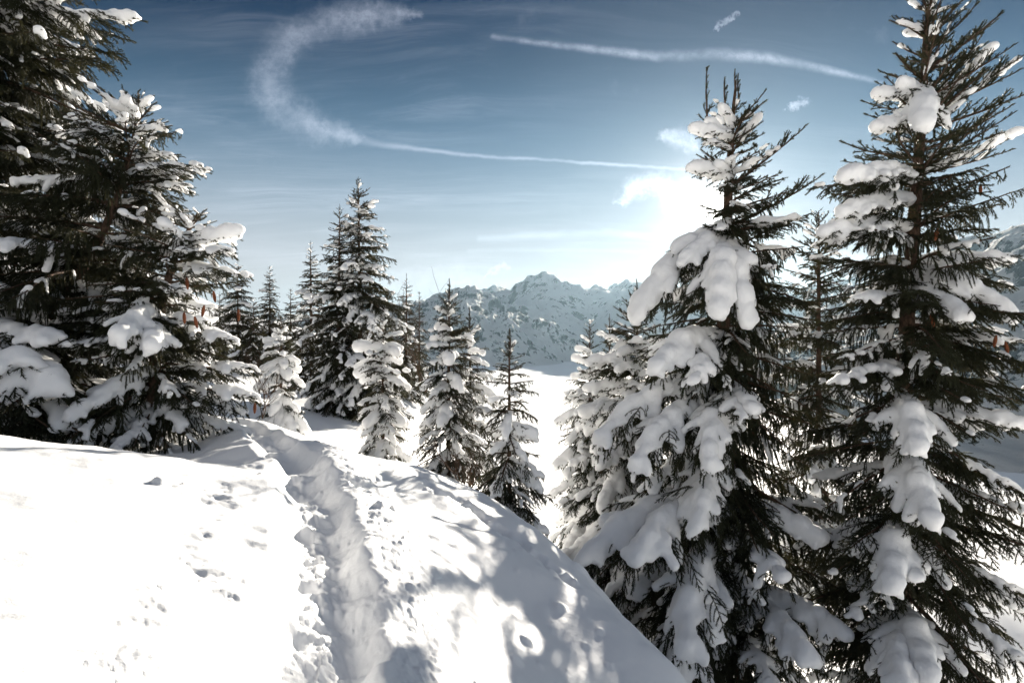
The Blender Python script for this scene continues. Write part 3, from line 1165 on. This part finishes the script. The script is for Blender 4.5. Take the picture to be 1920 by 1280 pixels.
class Tree:
    def __init__(self, name, label, cat, base, group=None, seed=1, lo=False, size=1.0):
        self.root = link(name, None, None, Vector(base))
        tag(self.root, label, cat, group)
        self.base = np.array(base, float)
        self.rng = random.Random(seed)
        self.lo = lo
        self.size = size
        self.count = 0

    def trunk(self, pts, r0, r1):
        P = catmull(pts, 6)
        n = len(P)
        rad = r0 + (r1 - r0) * np.linspace(0, 1, n) ** 0.9
        rad = rad * (1 + 0.06 * np.sin(np.arange(n) * 1.7))
        V, Q = tube(P - self.base, rad, 9)
        link('trunk', mesh_from('trunk', V, Q, [M_BARK]), self.root)
        self.axis = P
        self.ah = P[:, 2]

    def axis_at(self, z):
        return np.array([np.interp(z, self.ah, self.axis[:, 0]), np.interp(z, self.ah, self.axis[:, 1]), z])

    def branch(self, base, tip, style='fan', snow=0, var=None, scale=1.0):
        base = np.asarray(base, float); tip = np.asarray(tip, float)
        ch = tip - base
        ln = float(np.linalg.norm(ch))
        el = math.degrees(math.asin(max(-1, min(1, ch[2] / max(ln, 1e-6)))))
        br = get_branch(ln / self.size, el, style, self.rng, self.lo)
        M = orient(br, base - self.base, tip - self.base)
        o = link('branch', br.mesh, self.root)
        o.matrix_local = M
        self.count += 1
        if snow:
            me = br.snow_mesh(snow, (self.rng.randint(0, 1) if snow == 3 else 0) if var is None else var)
            for q, many in me or ():
                w = link('snow_dusting' if many else 'snow_clump', q, o)
                if many:
                    w['kind'] = 'stuff'
        return o

    def grow(self, prof, whorl=0.3, per=5, zlo=None, zhi=None, elev=((0, -22), (0.6, -5), (1, 40)), snow=lambda t, c, s, rng: 0,
             style=lambda t, c, rng: 'fan', jitter=0.22, skip=0.0, yscale=1.0, clear=None, gap=None, most=285):
        """prof: rows (z, reach to the left, reach to the right); c = cosine of the azimuth (+1 right, -1 left)"""
        rng = self.rng
        prof = sorted(prof)
        zs = [p[0] for p in prof]
        zlo = zs[0] if zlo is None else zlo
        zhi = zs[-1] if zhi is None else zhi
        z = zlo
        off = rng.uniform(0, 6.28)
        while z < zhi:
            off += 0.9
            for k in range(per):
                if self.count >= most or rng.random() < skip:
                    continue
                az = off + k * 2 * math.pi / per + rng.uniform(-0.3, 0.3)
                c = math.cos(az)
                s = math.sin(az)
                if gap and c < 0.1 and gap[0] < z < gap[1]:
                    continue
                if clear and s < -0.35 and clear[0] < z < clear[1] and rng.random() < 0.6:
                    continue
                zz = min(zhi, z + rng.uniform(-0.4, 0.4) * whorl)
                rl = np.interp(zz, zs, [p[1] for p in prof])
                rr = np.interp(zz, zs, [p[2] for p in prof])
                reach = (rl * (1 - c) / 2 + rr * (1 + c) / 2) * (1 + rng.uniform(-jitter, jitter * 0.5))
                reach *= (1 - (1 - yscale) * s * s)
                t = (zz - zs[0]) / (zs[-1] - zs[0])
                el = R(np.interp(t, [q[0] for q in elev], [q[1] for q in elev]) + rng.gauss(0, 6))
                b = self.axis_at(zz)
                sn = snow(t, c, s, rng)
                if sn == 3:
                    el -= R(10)
                ln = max(0.12, reach / max(0.5, math.cos(el)))
                tip = b + np.array([c * math.cos(el), s * math.cos(el), math.sin(el)]) * ln
                self.branch(b, tip, style(t, c, rng), sn)
            tt = (z - zs[0]) / (zs[-1] - zs[0])
            z += whorl * (1.0 - 0.35 * tt) * rng.uniform(0.85, 1.15)


def prof_px(rows, px0, Y):
    """silhouette rows (py, left px, right px) at distance Y -> (z, reach left, reach right) in metres"""
    return [(ZC + (HZ - py) / F * Y, max(0.08, l / F * Y), max(0.08, r / F * Y)) for py, l, r in rows]


def W(lst, rng):
    """weighted choice of a snow level from (p0, p1, p2, p3)"""
    x = rng.random() * sum(lst)
    for i, p in enumerate(lst):
        x -= p
        if x <= 0:
            return i
    return len(lst) - 1


# ---- front right tree -------------------------------------------------
def front_tree():
    Y = 11.0
    base = at(1350, 1335, Y)
    t = Tree('spruce_tree', 'tall backlit spruce with the sun behind its top and fat snow pillows on its left', 'tree', base, 'snow laden spruces at the right', 11, size=1.4)
    t.trunk([base - [0, 0, .4], at(1352, 900, Y), at(1357, 600, Y), at(1365, 380, Y), at(1372, 250, Y), at(1380, 150, Y)], 0.19, 0.015)
    rows = [(1325, 110, 150), (1200, 150, 180), (1080, 190, 190), (950, 190, 190), (780, 170, 180), (640, 150, 165), (560, 130, 160), (480, 100, 150), (400, 75, 115), (330, 65, 85), (260, 52, 62),
            (190, 36, 42), (150, 10, 12)]

    def sn(tt, c, s, rng):
        if s > 0.3:
            return W((3, 2, 1, 0), rng)
        if c < -0.1:
            return W((3, 3, 2.5, 0.4), rng)
        return W((7, 2.5, 0.4, 0), rng)

    def st(tt, c, rng):
        if tt > 0.8:
            return 'young'
        return 'hang' if (c > 0 and rng.random() < 0.55) or rng.random() < 0.2 else 'fan'
    t.grow(prof_px(rows, 1355, Y), 0.335, 7, most=245, gap=(1.6 + (615 - 425) / F * Y, 1.6 + (615 - 350) / F * Y), elev=((0, -28), (0.45, -18), (0.72, -4), (0.85, 22), (1, 48)), snow=sn, style=st)

    def ex(bx, by, tx, ty, dy, style='fan', snow=0, by_off=0.0):
        t.branch(at(bx, by, Y + by_off), at(tx, ty, Y + dy * 1.45), style, snow)
    # bare right-hand boughs against the sky
    ex(1372, 345, 1515, 232, -0.2, 'young'); ex(1375, 420, 1545, 325, 0.2, 'young'); ex(1385, 270, 1428, 215, 0, 'young', 2)
    ex(1372, 470, 1520, 400, -0.3, 'fan'); ex(1370, 380, 1470, 335, 0.2, 'fan')
    for tx, ty, dy, sn_ in ((1300, 300, .2, 2), (1420, 290, -.2, 1), (1335, 215, .2, 1), (1415, 250, .2, 0), (1315, 385, .6, 0), (1430, 375, -.3, 1), (1410, 330, .3, 0), (1318, 262, -.3, 2), (1400, 190, -.1, 0),
                            (1340, 190, .1, 1), (1440, 420, .3, 0), (1400, 400, -.5, 1)):
        ex(1372 if ty < 300 else 1365, ty + 25, tx, ty, dy, 'fan', sn_)
    for bx, by, tx, ty, dy, sn_ in ((1368, 395, 1348, 405, -.55, 0), (1368, 380, 1392, 395, -.6, 1), (1366, 420, 1378, 440, -.6, 0), (1368, 360, 1385, 362, -.45, 0), (1368, 415, 1350, 432, -.5, 2),
                                    (1368, 350, 1352, 352, -.45, 1)):
        ex(bx, by, tx, ty, dy, 'fan', sn_)
    # leaders
    for bx, by, tx, ty in ((1328, 240, 1326, 126), (1362, 215, 1359, 145), (1380, 180, 1378, 130), (1386, 190, 1384, 138)):
        ex(bx, by, tx, ty, 0, 'young')
    ex(1360, 260, 1328, 230, -.15, 'fan', 3); ex(1372, 235, 1350, 200, -.1, 'fan', 3); ex(1368, 230, 1412, 215, 0, 'young', 2)
    # pillows, top to bottom
    ex(1370, 262, 1298, 245, -.35, 'fan', 3); ex(1368, 335, 1292, 318, -.4, 'fan', 3); ex(1362, 440, 1262, 470, -.35, 'fan', 3)
    ex(1352, 455, 1275, 500, -.6, 'droop', 3); ex(1356, 455, 1400, 615, -1.0, 'droop', 3); ex(1345, 465, 1345, 600, -1.1, 'droop', 3); ex(1345, 470, 1185, 600, -.45, 'droop', 3)
    ex(1350, 640, 1225, 700, -.9, 'droop', 3); ex(1352, 655, 1300, 720, -1.1, 'droop', 2)
    ex(1350, 720, 1120, 830, -.7, 'droop', 3); ex(1348, 760, 1190, 880, -1.2, 'droop', 3)
    ex(1360, 740, 1330, 880, -1.3, 'droop', 3); ex(1358, 735, 1415, 775, -1.1, 'fan', 3); ex(1350, 860, 1305, 1000, -1.4, 'droop', 3)
    ex(1350, 930, 1088, 1060, -1.1, 'droop', 3); ex(1350, 935, 1190, 1060, -1.5, 'droop', 3); ex(1348, 940, 1130, 985, -.6, 'fan', 3)
    ex(1355, 1010, 1285, 1230, -1.9, 'droop', 3); ex(1352, 1040, 1330, 1200, -1.6, 'droop', 3); ex(1352, 1150, 1262, 1290, -1.8, 'droop', 3)
    ex(1360, 960, 1545, 1020, -1.0, 'droop', 3); ex(1360, 1020, 1470, 1090, -1.5, 'droop', 2); ex(1370, 940, 1590, 960, -.4, 'fan', 2)
    ex(1360, 1120, 1590, 1200, -1.4, 'droop', 3); ex(1360, 1130, 1520, 1250, -1.8, 'droop', 3); ex(1360, 1200, 1450, 1300, -1.8, 'droop', 2)
    return t


# ---- right tree -------------------------------------------------------
def right_tree():
    Y = 9.8
    base = at(1683, 1420, Y)
    t = Tree('spruce_tree', 'tallest dark spruce at the right edge with a bare straight trunk and scattered snow lumps', 'tree', base, 'snow laden spruces at the right', 12, size=1.35)
    t.trunk([base - [0, 0, .4], at(1687, 1000, Y), at(1698, 650, Y), at(1722, 300, Y), at(1738, 60, Y), at(1745, -60, Y)], 0.19, 0.015)
    rows = [(1320, 160, 200), (1150, 190, 230), (980, 190, 230), (800, 170, 220), (650, 165, 215), (560, 175, 210), (460, 175, 170), (400, 150, 135), (330, 140, 150),
            (250, 90, 180), (180, 85, 175), (110, 55, 120), (40, 45, 55), (-50, 12, 12)]

    def sn(tt, c, s, rng):
        if s > 0.3:
            return W((3, 2, 0.6, 0), rng)
        return W((5, 3, 1.0, 0.1), rng) if tt < 0.6 else W((6, 2, 0.4, 0), rng)

    def st(tt, c, rng):
        if tt > 0.72:
            return 'young'
        return 'hang' if rng.random() < 0.3 else 'fan'
    t.grow(prof_px(rows, 1700, Y), 0.35, 6, most=245, elev=((0, -24), (0.4, -14), (0.6, 2), (0.78, 22), (1, 45)), snow=sn, style=st)

    def ex(bx, by, tx, ty, dy, style='fan', snow=0):
        t.branch(at(bx, by, Y), at(tx, ty, Y + dy * 1.4), style, snow)
    ex(1735, 60, 1668, 38, 0, 'young', 2); ex(1740, 30, 1790, 10, 0, 'young', 2); ex(1730, 190, 1640, 180, -.2, 'fan', 3); ex(1733, 200, 1690, 160, -.4, 'fan', 3)
    ex(1728, 200, 1845, 60, 0, 'young'); ex(1728, 215, 1868, 85, 0.2, 'young', 2); ex(1725, 230, 1915, 110, -.2, 'young', 2); ex(1722, 260, 1830, 165, -.3, 'young', 2)
    ex(1725, 230, 1640, 245, -.3, 'fan', 3); ex(1724, 200, 1735, 240, -.7, 'droop', 3); ex(1715, 320, 1885, 190, -.2, 'young'); ex(1715, 330, 1920, 245, -.1, 'young', 2)
    ex(1712, 340, 1580, 335, -.5, 'fan', 3); ex(1712, 350, 1525, 350, -.2, 'fan', 1); ex(1708, 380, 1575, 405, -.4, 'fan', 3); ex(1712, 330, 1650, 330, -.5, 'fan', 2)
    ex(1702, 430, 1540, 440, -.4, 'fan', 3); ex(1702, 440, 1530, 455, -.1, 'fan', 2)
    ex(1700, 540, 1820, 600, -.9, 'fan', 3); ex(1700, 520, 1905, 600, -.7, 'droop', 3); ex(1702, 500, 1900, 490, -.2, 'fan', 3); ex(1700, 640, 1920, 640, -.3, 'fan', 2)
    ex(1698, 560, 1600, 560, -.6, 'fan', 2); ex(1697, 690, 1560, 720, -.7, 'fan', 2)
    ex(1692, 760, 1720, 850, -1.1, 'droop', 3); ex(1690, 870, 1745, 985, -1.2, 'droop', 3); ex(1688, 1000, 1670, 1110, -1.2, 'droop', 3); ex(1688, 1020, 1720, 1090, -1.1, 'droop', 2)
    ex(1685, 1170, 1690, 1300, -1.4, 'droop', 3); ex(1685, 1160, 1740, 1280, -1.3, 'droop', 3)
    ex(1690, 770, 1930, 800, -.6, 'fan', 3); ex(1690, 900, 1930, 960, -.8, 'fan', 2); ex(1688, 1000, 1930, 1120, -.8, 'fan', 1)
    # hanging cones
    cones(t, [(1758, 428, 9.1), (1868, 628, 9.1), (1838, 345, 9.4), (1885, 640, 9.0), (1745, 590, 9.0)], 0.18)
    return t


def cone_mesh():
    n, m = 14, 8
    V = []
    for i in range(n):
        t = i / (n - 1)
        r = 0.16 * math.sin(math.pi * (0.06 + 0.9 * t)) ** 0.6
        for j in range(m):
            a = (j + 0.5 * (i % 2)) * 2 * math.pi / m
            rr = r * (1.0 if i % 2 else 0.78)
            V.append((rr * math.cos(a), rr * math.sin(a), -t))
    V = np.array(V)
    i = np.arange(n - 1)[:, None] * m
    j = np.arange(m)[None]
    k = (j + 1) % m
    Q = np.stack([i + j, i + k, i + k + m, i + j + m], -1).reshape(-1, 4)
    return mesh_from('cone', V, Q, [M_CONE], smooth=False)


CONE = []


def cones(t, spots, size):
    if not CONE:
        CONE.append(cone_mesh())
    for px, py, Y in spots:
        o = link('cone', CONE[0], t.root, Vector(at(px, py, Y) - t.base))
        o.scale = (size, size, size)
        o.rotation_euler = (t.rng.uniform(-.2, .2), t.rng.uniform(-.2, .2), t.rng.uniform(0, 6))


# ---- generic young snowy spruce --------------------------------------
def snowy(label, px, Y, py_base, py_top, rows, seed, heavy=(3, 3, 3, 1), light=(2, 3, 3, 1), whorl=0.22, per=5, leader=0.0, px_top=None, group='young snowy spruces', lo=False, size=1.0,
          elev=((0, -32), (0.6, -12), (1, 42)), hang=0.1):
    base = at(px, py_base, Y)
    px_top = px if px_top is None else px_top
    top = at(px_top, py_top, Y)
    t = Tree('spruce_tree', label, 'tree', base, group, seed, lo, size)
    H = top[2] - base[2]
    t.trunk([base - [0, 0, .3], base * 0.6 + top * 0.4, base * 0.2 + top * 0.8, top], 0.015 + 0.011 * H, 0.006)

    def sn(tt, c, s, rng):
        if tt > 0.88:
            return W((5, 3, 1, 0), rng)
        return W(heavy, rng) if s < 0.35 or c < -0.3 else W(light, rng)
    t.grow(prof_px(rows, px, Y), whorl, per, elev=elev, snow=sn, style=lambda tt, c, rng: 'young' if tt > (0.97 if lo else 0.88) else ('hang' if rng.random() < hang else ('droop' if rng.random() < 0.5 else 'fan')))
    if leader:
        t.branch(top - [0, 0, leader * 0.6], top + [0, 0, leader * 0.4], 'young', 0)
    return t


front_tree()
right_tree()
print('hero', round(time.time() - T0, 1), flush=True)

snowy('slim spruce with bare tip standing behind the front right pair', 1535, 14.0, 1120, 395,
      [(1110, 120, 110), (900, 110, 100), (700, 90, 85), (560, 70, 65), (470, 40, 45), (420, 22, 25), (395, 6, 8)], 21, (3, 3, 1, 0), (4, 2, 0, 0), 0.4, 6, group='snow laden spruces at the right', hang=0.4, size=1.5)
snowy('snow smothered spruce with a long thin leader left of the sunlit tall spruce', 1200, 13.0, 1175, 545,
      [(1160, 110, 80), (1060, 150, 90), (960, 160, 100), (860, 140, 100), (760, 110, 90), (680, 85, 70), (620, 50, 45), (575, 32, 25), (550, 10, 10)], 22, (1.5, 2, 3, 2.5), (2, 3, 3, 1), 0.3, 6, 0.6, 1193,
      group='snow laden spruces at the right', size=1.3)
snowy('narrow spruce with a snow cap on its tip, left of the snow smothered one', 1106, 14.0, 1085, 600,
      [(1075, 60, 60), (980, 75, 70), (880, 72, 65), (800, 65, 60), (740, 50, 45), (680, 30, 30), (630, 16, 16), (605, 6, 6)], 23, (1, 2, 3, 3), (3, 3, 2, 0), 0.24, 5)
snowy('thin reddish spruce tip showing between two snowy spruces', 1143, 15.5, 1080, 588,
      [(960, 60, 60), (800, 50, 50), (700, 34, 34), (640, 20, 20), (600, 8, 8)], 24, (3, 3, 2, 0.5), (4, 2, 1, 0), 0.28, 5)
snowy('small airy spruce with visible trunk and long leader at the snow edge', 955, 9.6, 965, 640,
      [(950, 65, 75), (900, 85, 75), (860, 95, 70), (820, 62, 60), (760, 50, 55), (720, 42, 45), (690, 32, 32), (660, 22, 24), (640, 8, 10)], 25, (3, 3, 3, 1), (4, 3, 1.5, .3), 0.21, 5, 0.5)
snowy('bushy spruce with a tall leader, third from the left of the small snowy row', 840, 11.0, 900, 540,
      [(890, 60, 45), (840, 75, 60), (760, 65, 65), (700, 62, 62), (650, 48, 50), (610, 35, 38), (580, 24, 26), (550, 12, 14)], 26, (3, 3, 3, 1), (4, 3, 1.5, .3), 0.21, 6, 0.42, 842)
snowy('double tipped spruce behind the bushy tall leader spruce', 884, 12.5, 880, 595,
      [(870, 60, 70), (780, 55, 62), (720, 48, 55), (670, 34, 38), (630, 20, 24), (600, 8, 9)], 27, (1, 2, 3, 2), (3, 3, 1, 0), 0.24, 5, 0.4, 880)
snowy('stout young spruce buried in rounded snow pads, in front of the tall twin spruces', 718, 12.0, 868, 600,
      [(860, 50, 50), (800, 52, 58), (750, 55, 52), (700, 48, 45), (660, 55, 42), (630, 26, 28), (605, 10, 10)], 28, (1.5, 2, 3, 2.5), (2, 3, 3, 1), 0.2, 6)
little = snowy('little spruce with a snow mound round its foot, beside the trail', 527, 15.0, 818, 592,
      [(812, 52, 50), (770, 48, 45), (735, 30, 36), (690, 50, 42), (650, 34, 34), (620, 18, 20), (595, 8, 8)], 29, (1.5, 2, 3, 2), (2, 3, 3, 1), 0.22, 6, size=1.1)
for dx, dy, dz in ((-.62, -.25, .05), (-.35, -.55, .0), (.1, -.62, .0), (.5, -.45, -.02), (.68, -.05, .05), (-.1, -.45, .25), (.3, -.3, .28)):
    little.branch(little.base + [0, 0, .55], little.base + [dx, dy, dz], 'droop', 3)
print('snowy', round(time.time() - T0, 1), flush=True)

# ---- tall mid-distance spruces -----------------------------------------
LEAN = ((0, -26), (0.5, -14), (0.8, 5), (1, 35))
snowy('tallest of the mid distance spruces, dark and broad with a sharp tip', 676, 22.0, 780, 336,
      [(772, 95, 85), (700, 105, 100), (620, 92, 95), (540, 75, 82), (480, 55, 66), (430, 42, 50), (390, 28, 34), (355, 12, 14), (338, 4, 4)], 31, (2, 4, 2, 0), (4, 3, 1, 0), 0.36, 7, 0.2,
      672, 'tall spruces in the middle distance', size=1.5, elev=LEAN)
snowy('shorter twin growing against the left of the tallest spruce', 634, 21.5, 776, 388,
      [(768, 65, 60), (700, 72, 55), (620, 62, 45), (540, 50, 40), (480, 38, 28), (440, 26, 22), (405, 14, 12), (390, 4, 4)], 32, (2, 4, 3, 0), (4, 3, 1, 0), 0.36, 6, 0.2,
      637, 'tall spruces in the middle distance', size=1.5, elev=LEAN)
snowy('narrow dark spruce just left of the twin spruces', 585, 27.0, 745, 455,
      [(740, 60, 60), (660, 50, 55), (590, 38, 45), (540, 28, 36), (500, 16, 20), (458, 4, 4)], 33, (2, 4, 2, 0), (4, 3, 1, 0), 0.42, 8, 0.2, 582, 'tall spruces in the middle distance', size=1.9, elev=LEAN)
snowy('dark spruce behind the right side of the tallest spruce', 762, 27.0, 745, 515,
      [(740, 45, 40), (670, 40, 34), (610, 30, 26), (560, 18, 16), (520, 4, 4)], 34, (3, 4, 1, 0), (4, 3, 1, 0), 0.42, 8, 0.2, 762, 'tall spruces in the middle distance', size=1.9, elev=LEAN)
for i, (px, Y, pb, pt, w, lab) in enumerate((
        (506, 38, 672, 500, 34, 'pointed far spruce standing clear against the sky left of the twin spruces'),
        (446, 36, 668, 490, 44, 'dark far spruce half hidden behind the big left spruce'),
        (545, 36, 690, 543, 30, 'small far spruce between the pointed one and the narrow dark one'),
        (475, 33, 672, 560, 40, 'low bushy far spruce in the dark clump'),
        (412, 42, 660, 548, 26, 'smallest far spruce tip showing through the left branches'),
        (786, 30, 735, 548, 26, 'slender far spruce at the right end of the tall group'))):
    snowy(lab, px, Y, pb, pt, [(pb - 5, w * 1.2, w * 1.2), (pb * .65 + pt * .35, w, w * .95), (pb * .35 + pt * .65, w * .68, w * .64), (pb * .12 + pt * .88, w * .32, w * .3), (pt + 3, 4, 4)],
          40 + i, (5, 3, 0.6, 0), (5, 3, 0, 0), 0.42, 8, 0.2, px, 'far spruces', False, 1.8, LEAN)
print('mid', round(time.time() - T0, 1), flush=True)


# ---- left spruces -------------------------------------------------------
def left_trees():
    sun_side = lambda tt, c, s, rng: W((1, 4, 3.6, 0.15), rng) if c > -0.5 and s < 0.6 else W((2.5, 3, 1.5, 0), rng)
    sty = lambda tt, c, rng: 'young' if tt > 0.9 else ('hang' if rng.random() < 0.35 else 'fan')
    # the curved one
    Y = 8.6
    base = at(40, 845, Y)
    t = Tree('spruce_tree', 'big spruce at the left with a bent leaning trunk', 'tree', base, 'large spruces at the left', 51)
    t.trunk([base - [0, 0, .3], at(62, 650, Y), at(105, 570, Y), at(170, 480, Y), at(212, 390, Y), at(243, 290, Y), at(262, 185, Y)], 0.12, 0.012)
    rows = [(830, 220, 250), (720, 240, 300), (640, 230, 270), (560, 230, 230), (480, 220, 200), (400, 210, 160), (330, 190, 130), (270, 150, 88), (220, 95, 50), (190, 20, 16)]
    t.grow(prof_px(rows, 100, Y), 0.23, 7, clear=(1.6 + (615 - 590) / F * Y, 1.6 + (615 - 330) / F * Y), elev=((0, -16), (0.5, -6), (0.85, 12), (1, 40)), snow=sun_side, style=sty)

    def ex(tt, bx, by, tx, ty, Y0, dy, style='fan', snow=0):
        tt.branch(at(bx, by, Y0), at(tx, ty, Y0 + dy), style, snow)
    ex(t, 235, 330, 378, 310, Y, -.3, 'fan', 2)
    # the right companion
    Y = 8.2
    base = at(285, 850, Y)
    t2 = Tree('spruce_tree', 'wide spruce with hanging cones and low sweeping boughs beside the trail', 'tree', base, 'large spruces at the left', 52)
    t2.trunk([base - [0, 0, .3], at(290, 700, Y), at(300, 590, Y), at(330, 480, Y), at(372, 400, Y)], 0.10, 0.02)
    rows = [(835, 110, 60), (770, 150, 150), (720, 170, 170), (650, 170, 140), (580, 160, 120), (520, 150, 120), (470, 130, 95), (430, 80, 60), (400, 14, 14)]
    t2.grow(prof_px(rows, 300, Y), 0.21, 6, elev=((0, -22), (0.3, -12), (0.7, 2), (1, 25)), snow=sun_side, style=sty)
    ex(t2, 300, 700, 485, 690, Y, -.2, 'fan', 2); ex(t2, 300, 730, 490, 745, Y, -.3, 'fan', 2); ex(t2, 295, 760, 370, 835, Y, -.6, 'hang', 1); ex(t2, 290, 760, 250, 840, Y, -.9, 'hang', 0)
    ex(t2, 340, 470, 450, 440, Y, -.3, 'fan', 3); ex(t2, 335, 500, 472, 520, Y, -.2, 'fan', 2); ex(t2, 330, 480, 440, 470, Y, -.5, 'fan', 2); ex(t2, 300, 620, 450, 640, Y, -.4, 'fan', 2)
    ex(t2, 295, 640, 285, 660, Y, -1.1, 'droop', 3); ex(t2, 295, 600, 220, 640, Y, -1.2, 'droop', 3)
    cones(t2, [(345, 585, 7.3), (383, 572, 7.3), (365, 593, 7.2), (447, 580, 7.6), (478, 755, 7.8), (350, 520, 7.2), (400, 545, 7.4)], 0.14)
    # the big one at the frame edge
    Y = 9.2
    base = at(-75, 850, Y)
    t3 = Tree('spruce_tree', 'very tall dark spruce at the left edge running out of the top of the picture', 'tree', base, 'large spruces at the left', 53)
    t3.trunk([base - [0, 0, .3], at(-72, 400, Y), at(-65, 0, Y), at(-60, -420, Y)], 0.2, 0.02)
    rows = [(840, 260, 200), (700, 300, 240), (500, 300, 250), (300, 290, 265), (150, 270, 250), (60, 250, 265), (-80, 190, 190), (-250, 120, 120), (-410, 10, 10)]
    t3.grow(prof_px(rows, -70, Y), 0.30, 7, elev=((0, -20), (0.5, -10), (0.85, 5), (1, 40)), snow=lambda tt, c, s, rng: W((1.5, 4, 2.8, 0), rng), style=sty)
    for tx, ty, dy, sn_ in ((150, 810, -2.0, 2), (120, 740, -2.2, 3), (60, 690, -2.3, 2), (95, 640, -2.0, 2), (40, 800, -1.9, 2), (90, 800, -2.2, 1)):
        ex(t3, -70, 600, tx, ty, Y, dy, 'fan', sn_)
    for by, tx, ty in ((150, 150, 190), (190, 120, 240), (240, 140, 300), (100, 165, 150), (280, 130, 350)):
        ex(t3, -65, by, tx, ty, Y, .3, 'fan', 1)
    ex(t3, -60, 60, 250, 35, Y, -.4, 'fan', 2); ex(t3, -60, 120, 190, 110, Y, -.4, 'fan', 1)


left_trees()


def bare_shrub(label, px, py, Y, h, stems, seed, spread=0.5, snow=True):
    rng = random.Random(seed)
    base = at(px, py, Y)
    root = link('bare_shrub', None, None, Vector(base))
    tag(root, label, 'shrub', 'leafless shrubs')

    def limb(p, d, ln, r, depth, acc):
        P = [p]
        for i in range(5):
            d = d + np.array([rng.gauss(0, .16), rng.gauss(0, .16), rng.gauss(0.04, .1)])
            d = d / np.linalg.norm(d)
            P.append(P[-1] + d * ln / 5)
            if depth and i > 0:
                for k in range(2 if rng.random() < 0.5 else 1):
                    a = rng.uniform(0, 6.28)
                    d2 = d * 0.75 + np.array([math.cos(a), math.sin(a), 0.25]) * 0.6
                    limb(P[-1], d2 / np.linalg.norm(d2), ln * rng.uniform(0.35, 0.6), r * 0.55, depth - 1, acc)
        acc.append(tube(P, np.linspace(r, r * 0.4, 6), 4))
    for k in range(stems):
        acc = []
        a = rng.uniform(0, 6.28)
        d = np.array([math.cos(a) * spread, math.sin(a) * spread, 1.0])
        limb(np.zeros(3), d / np.linalg.norm(d), h * rng.uniform(0.7, 1.1), 0.006 + 0.006 * h, 2, acc)
        V, Q, off = [], [], 0
        for v, q in acc:
            V.append(v); Q.append(q + off); off += len(v)
        link('stem', mesh_from('stem', np.vstack(V), np.vstack(Q), [M_BARK]), root)


bare_shrub('leafless twiggy shrub between the big left spruce and the little spruce with the snow mound', 492, 785, 14.0, 1.1, 3, 71)
bare_shrub('bare brown larch like shrub at the right foot of the tall twin spruces', 798, 735, 26.0, 3.2, 3, 72, 0.3)
bare_shrub('dark tangle of bare twigs under the bushy tall leader spruce', 880, 935, 9.9, 0.8, 5, 73, 0.9)
print('left', round(time.time() - T0, 1), flush=True)


# ---------------------------------------------------------------- haze
def haze():
    x0, x1, y0, y1, z0, z1 = -14000, 14000, -3000, 9500, -900, 560
    V = np.array([(x, y, z) for x in (x0, x1) for y in (y0, y1) for z in (z0, z1)], float)
    Q = np.array([(0, 1, 3, 2), (4, 6, 7, 5), (0, 4, 5, 1), (2, 3, 7, 6), (0, 2, 6, 4), (1, 5, 7, 3)])
    m = bpy.data.materials.new('haze')
    m.use_nodes = True
    m.node_tree.nodes.clear()
    T = NT(m.node_tree)
    out = T.n('ShaderNodeOutputMaterial')
    v = T.n('ShaderNodeVolumePrincipled')
    v.inputs['Color'].default_value = (0.56, 0.82, 1.0, 1)
    v.inputs['Density'].default_value = HAZE
    v.inputs['Anisotropy'].default_value = 0.6
    T.t.links.new(v.outputs[0], out.inputs['Volume'])
    o = link('haze', mesh_from('haze', V, Q, [m], smooth=False))
    tag(o, 'thin blue valley haze in front of the far mountains', 'haze', kind='stuff')


HAZE = 0.000012
haze()
bpy.data.scenes.remove(TMP)
tri = sum(b.ntri for b in LIB.values())
stri = sum(len(m.polygons) * 2 for b in LIB.values() for ms in b.snow.values() if ms for m, _ in ms)
print('templates', len(LIB), 'tris', tri, 'snow tris', stri, 'objects', len(SC.objects), 'time', round(time.time() - T0, 1), flush=True)
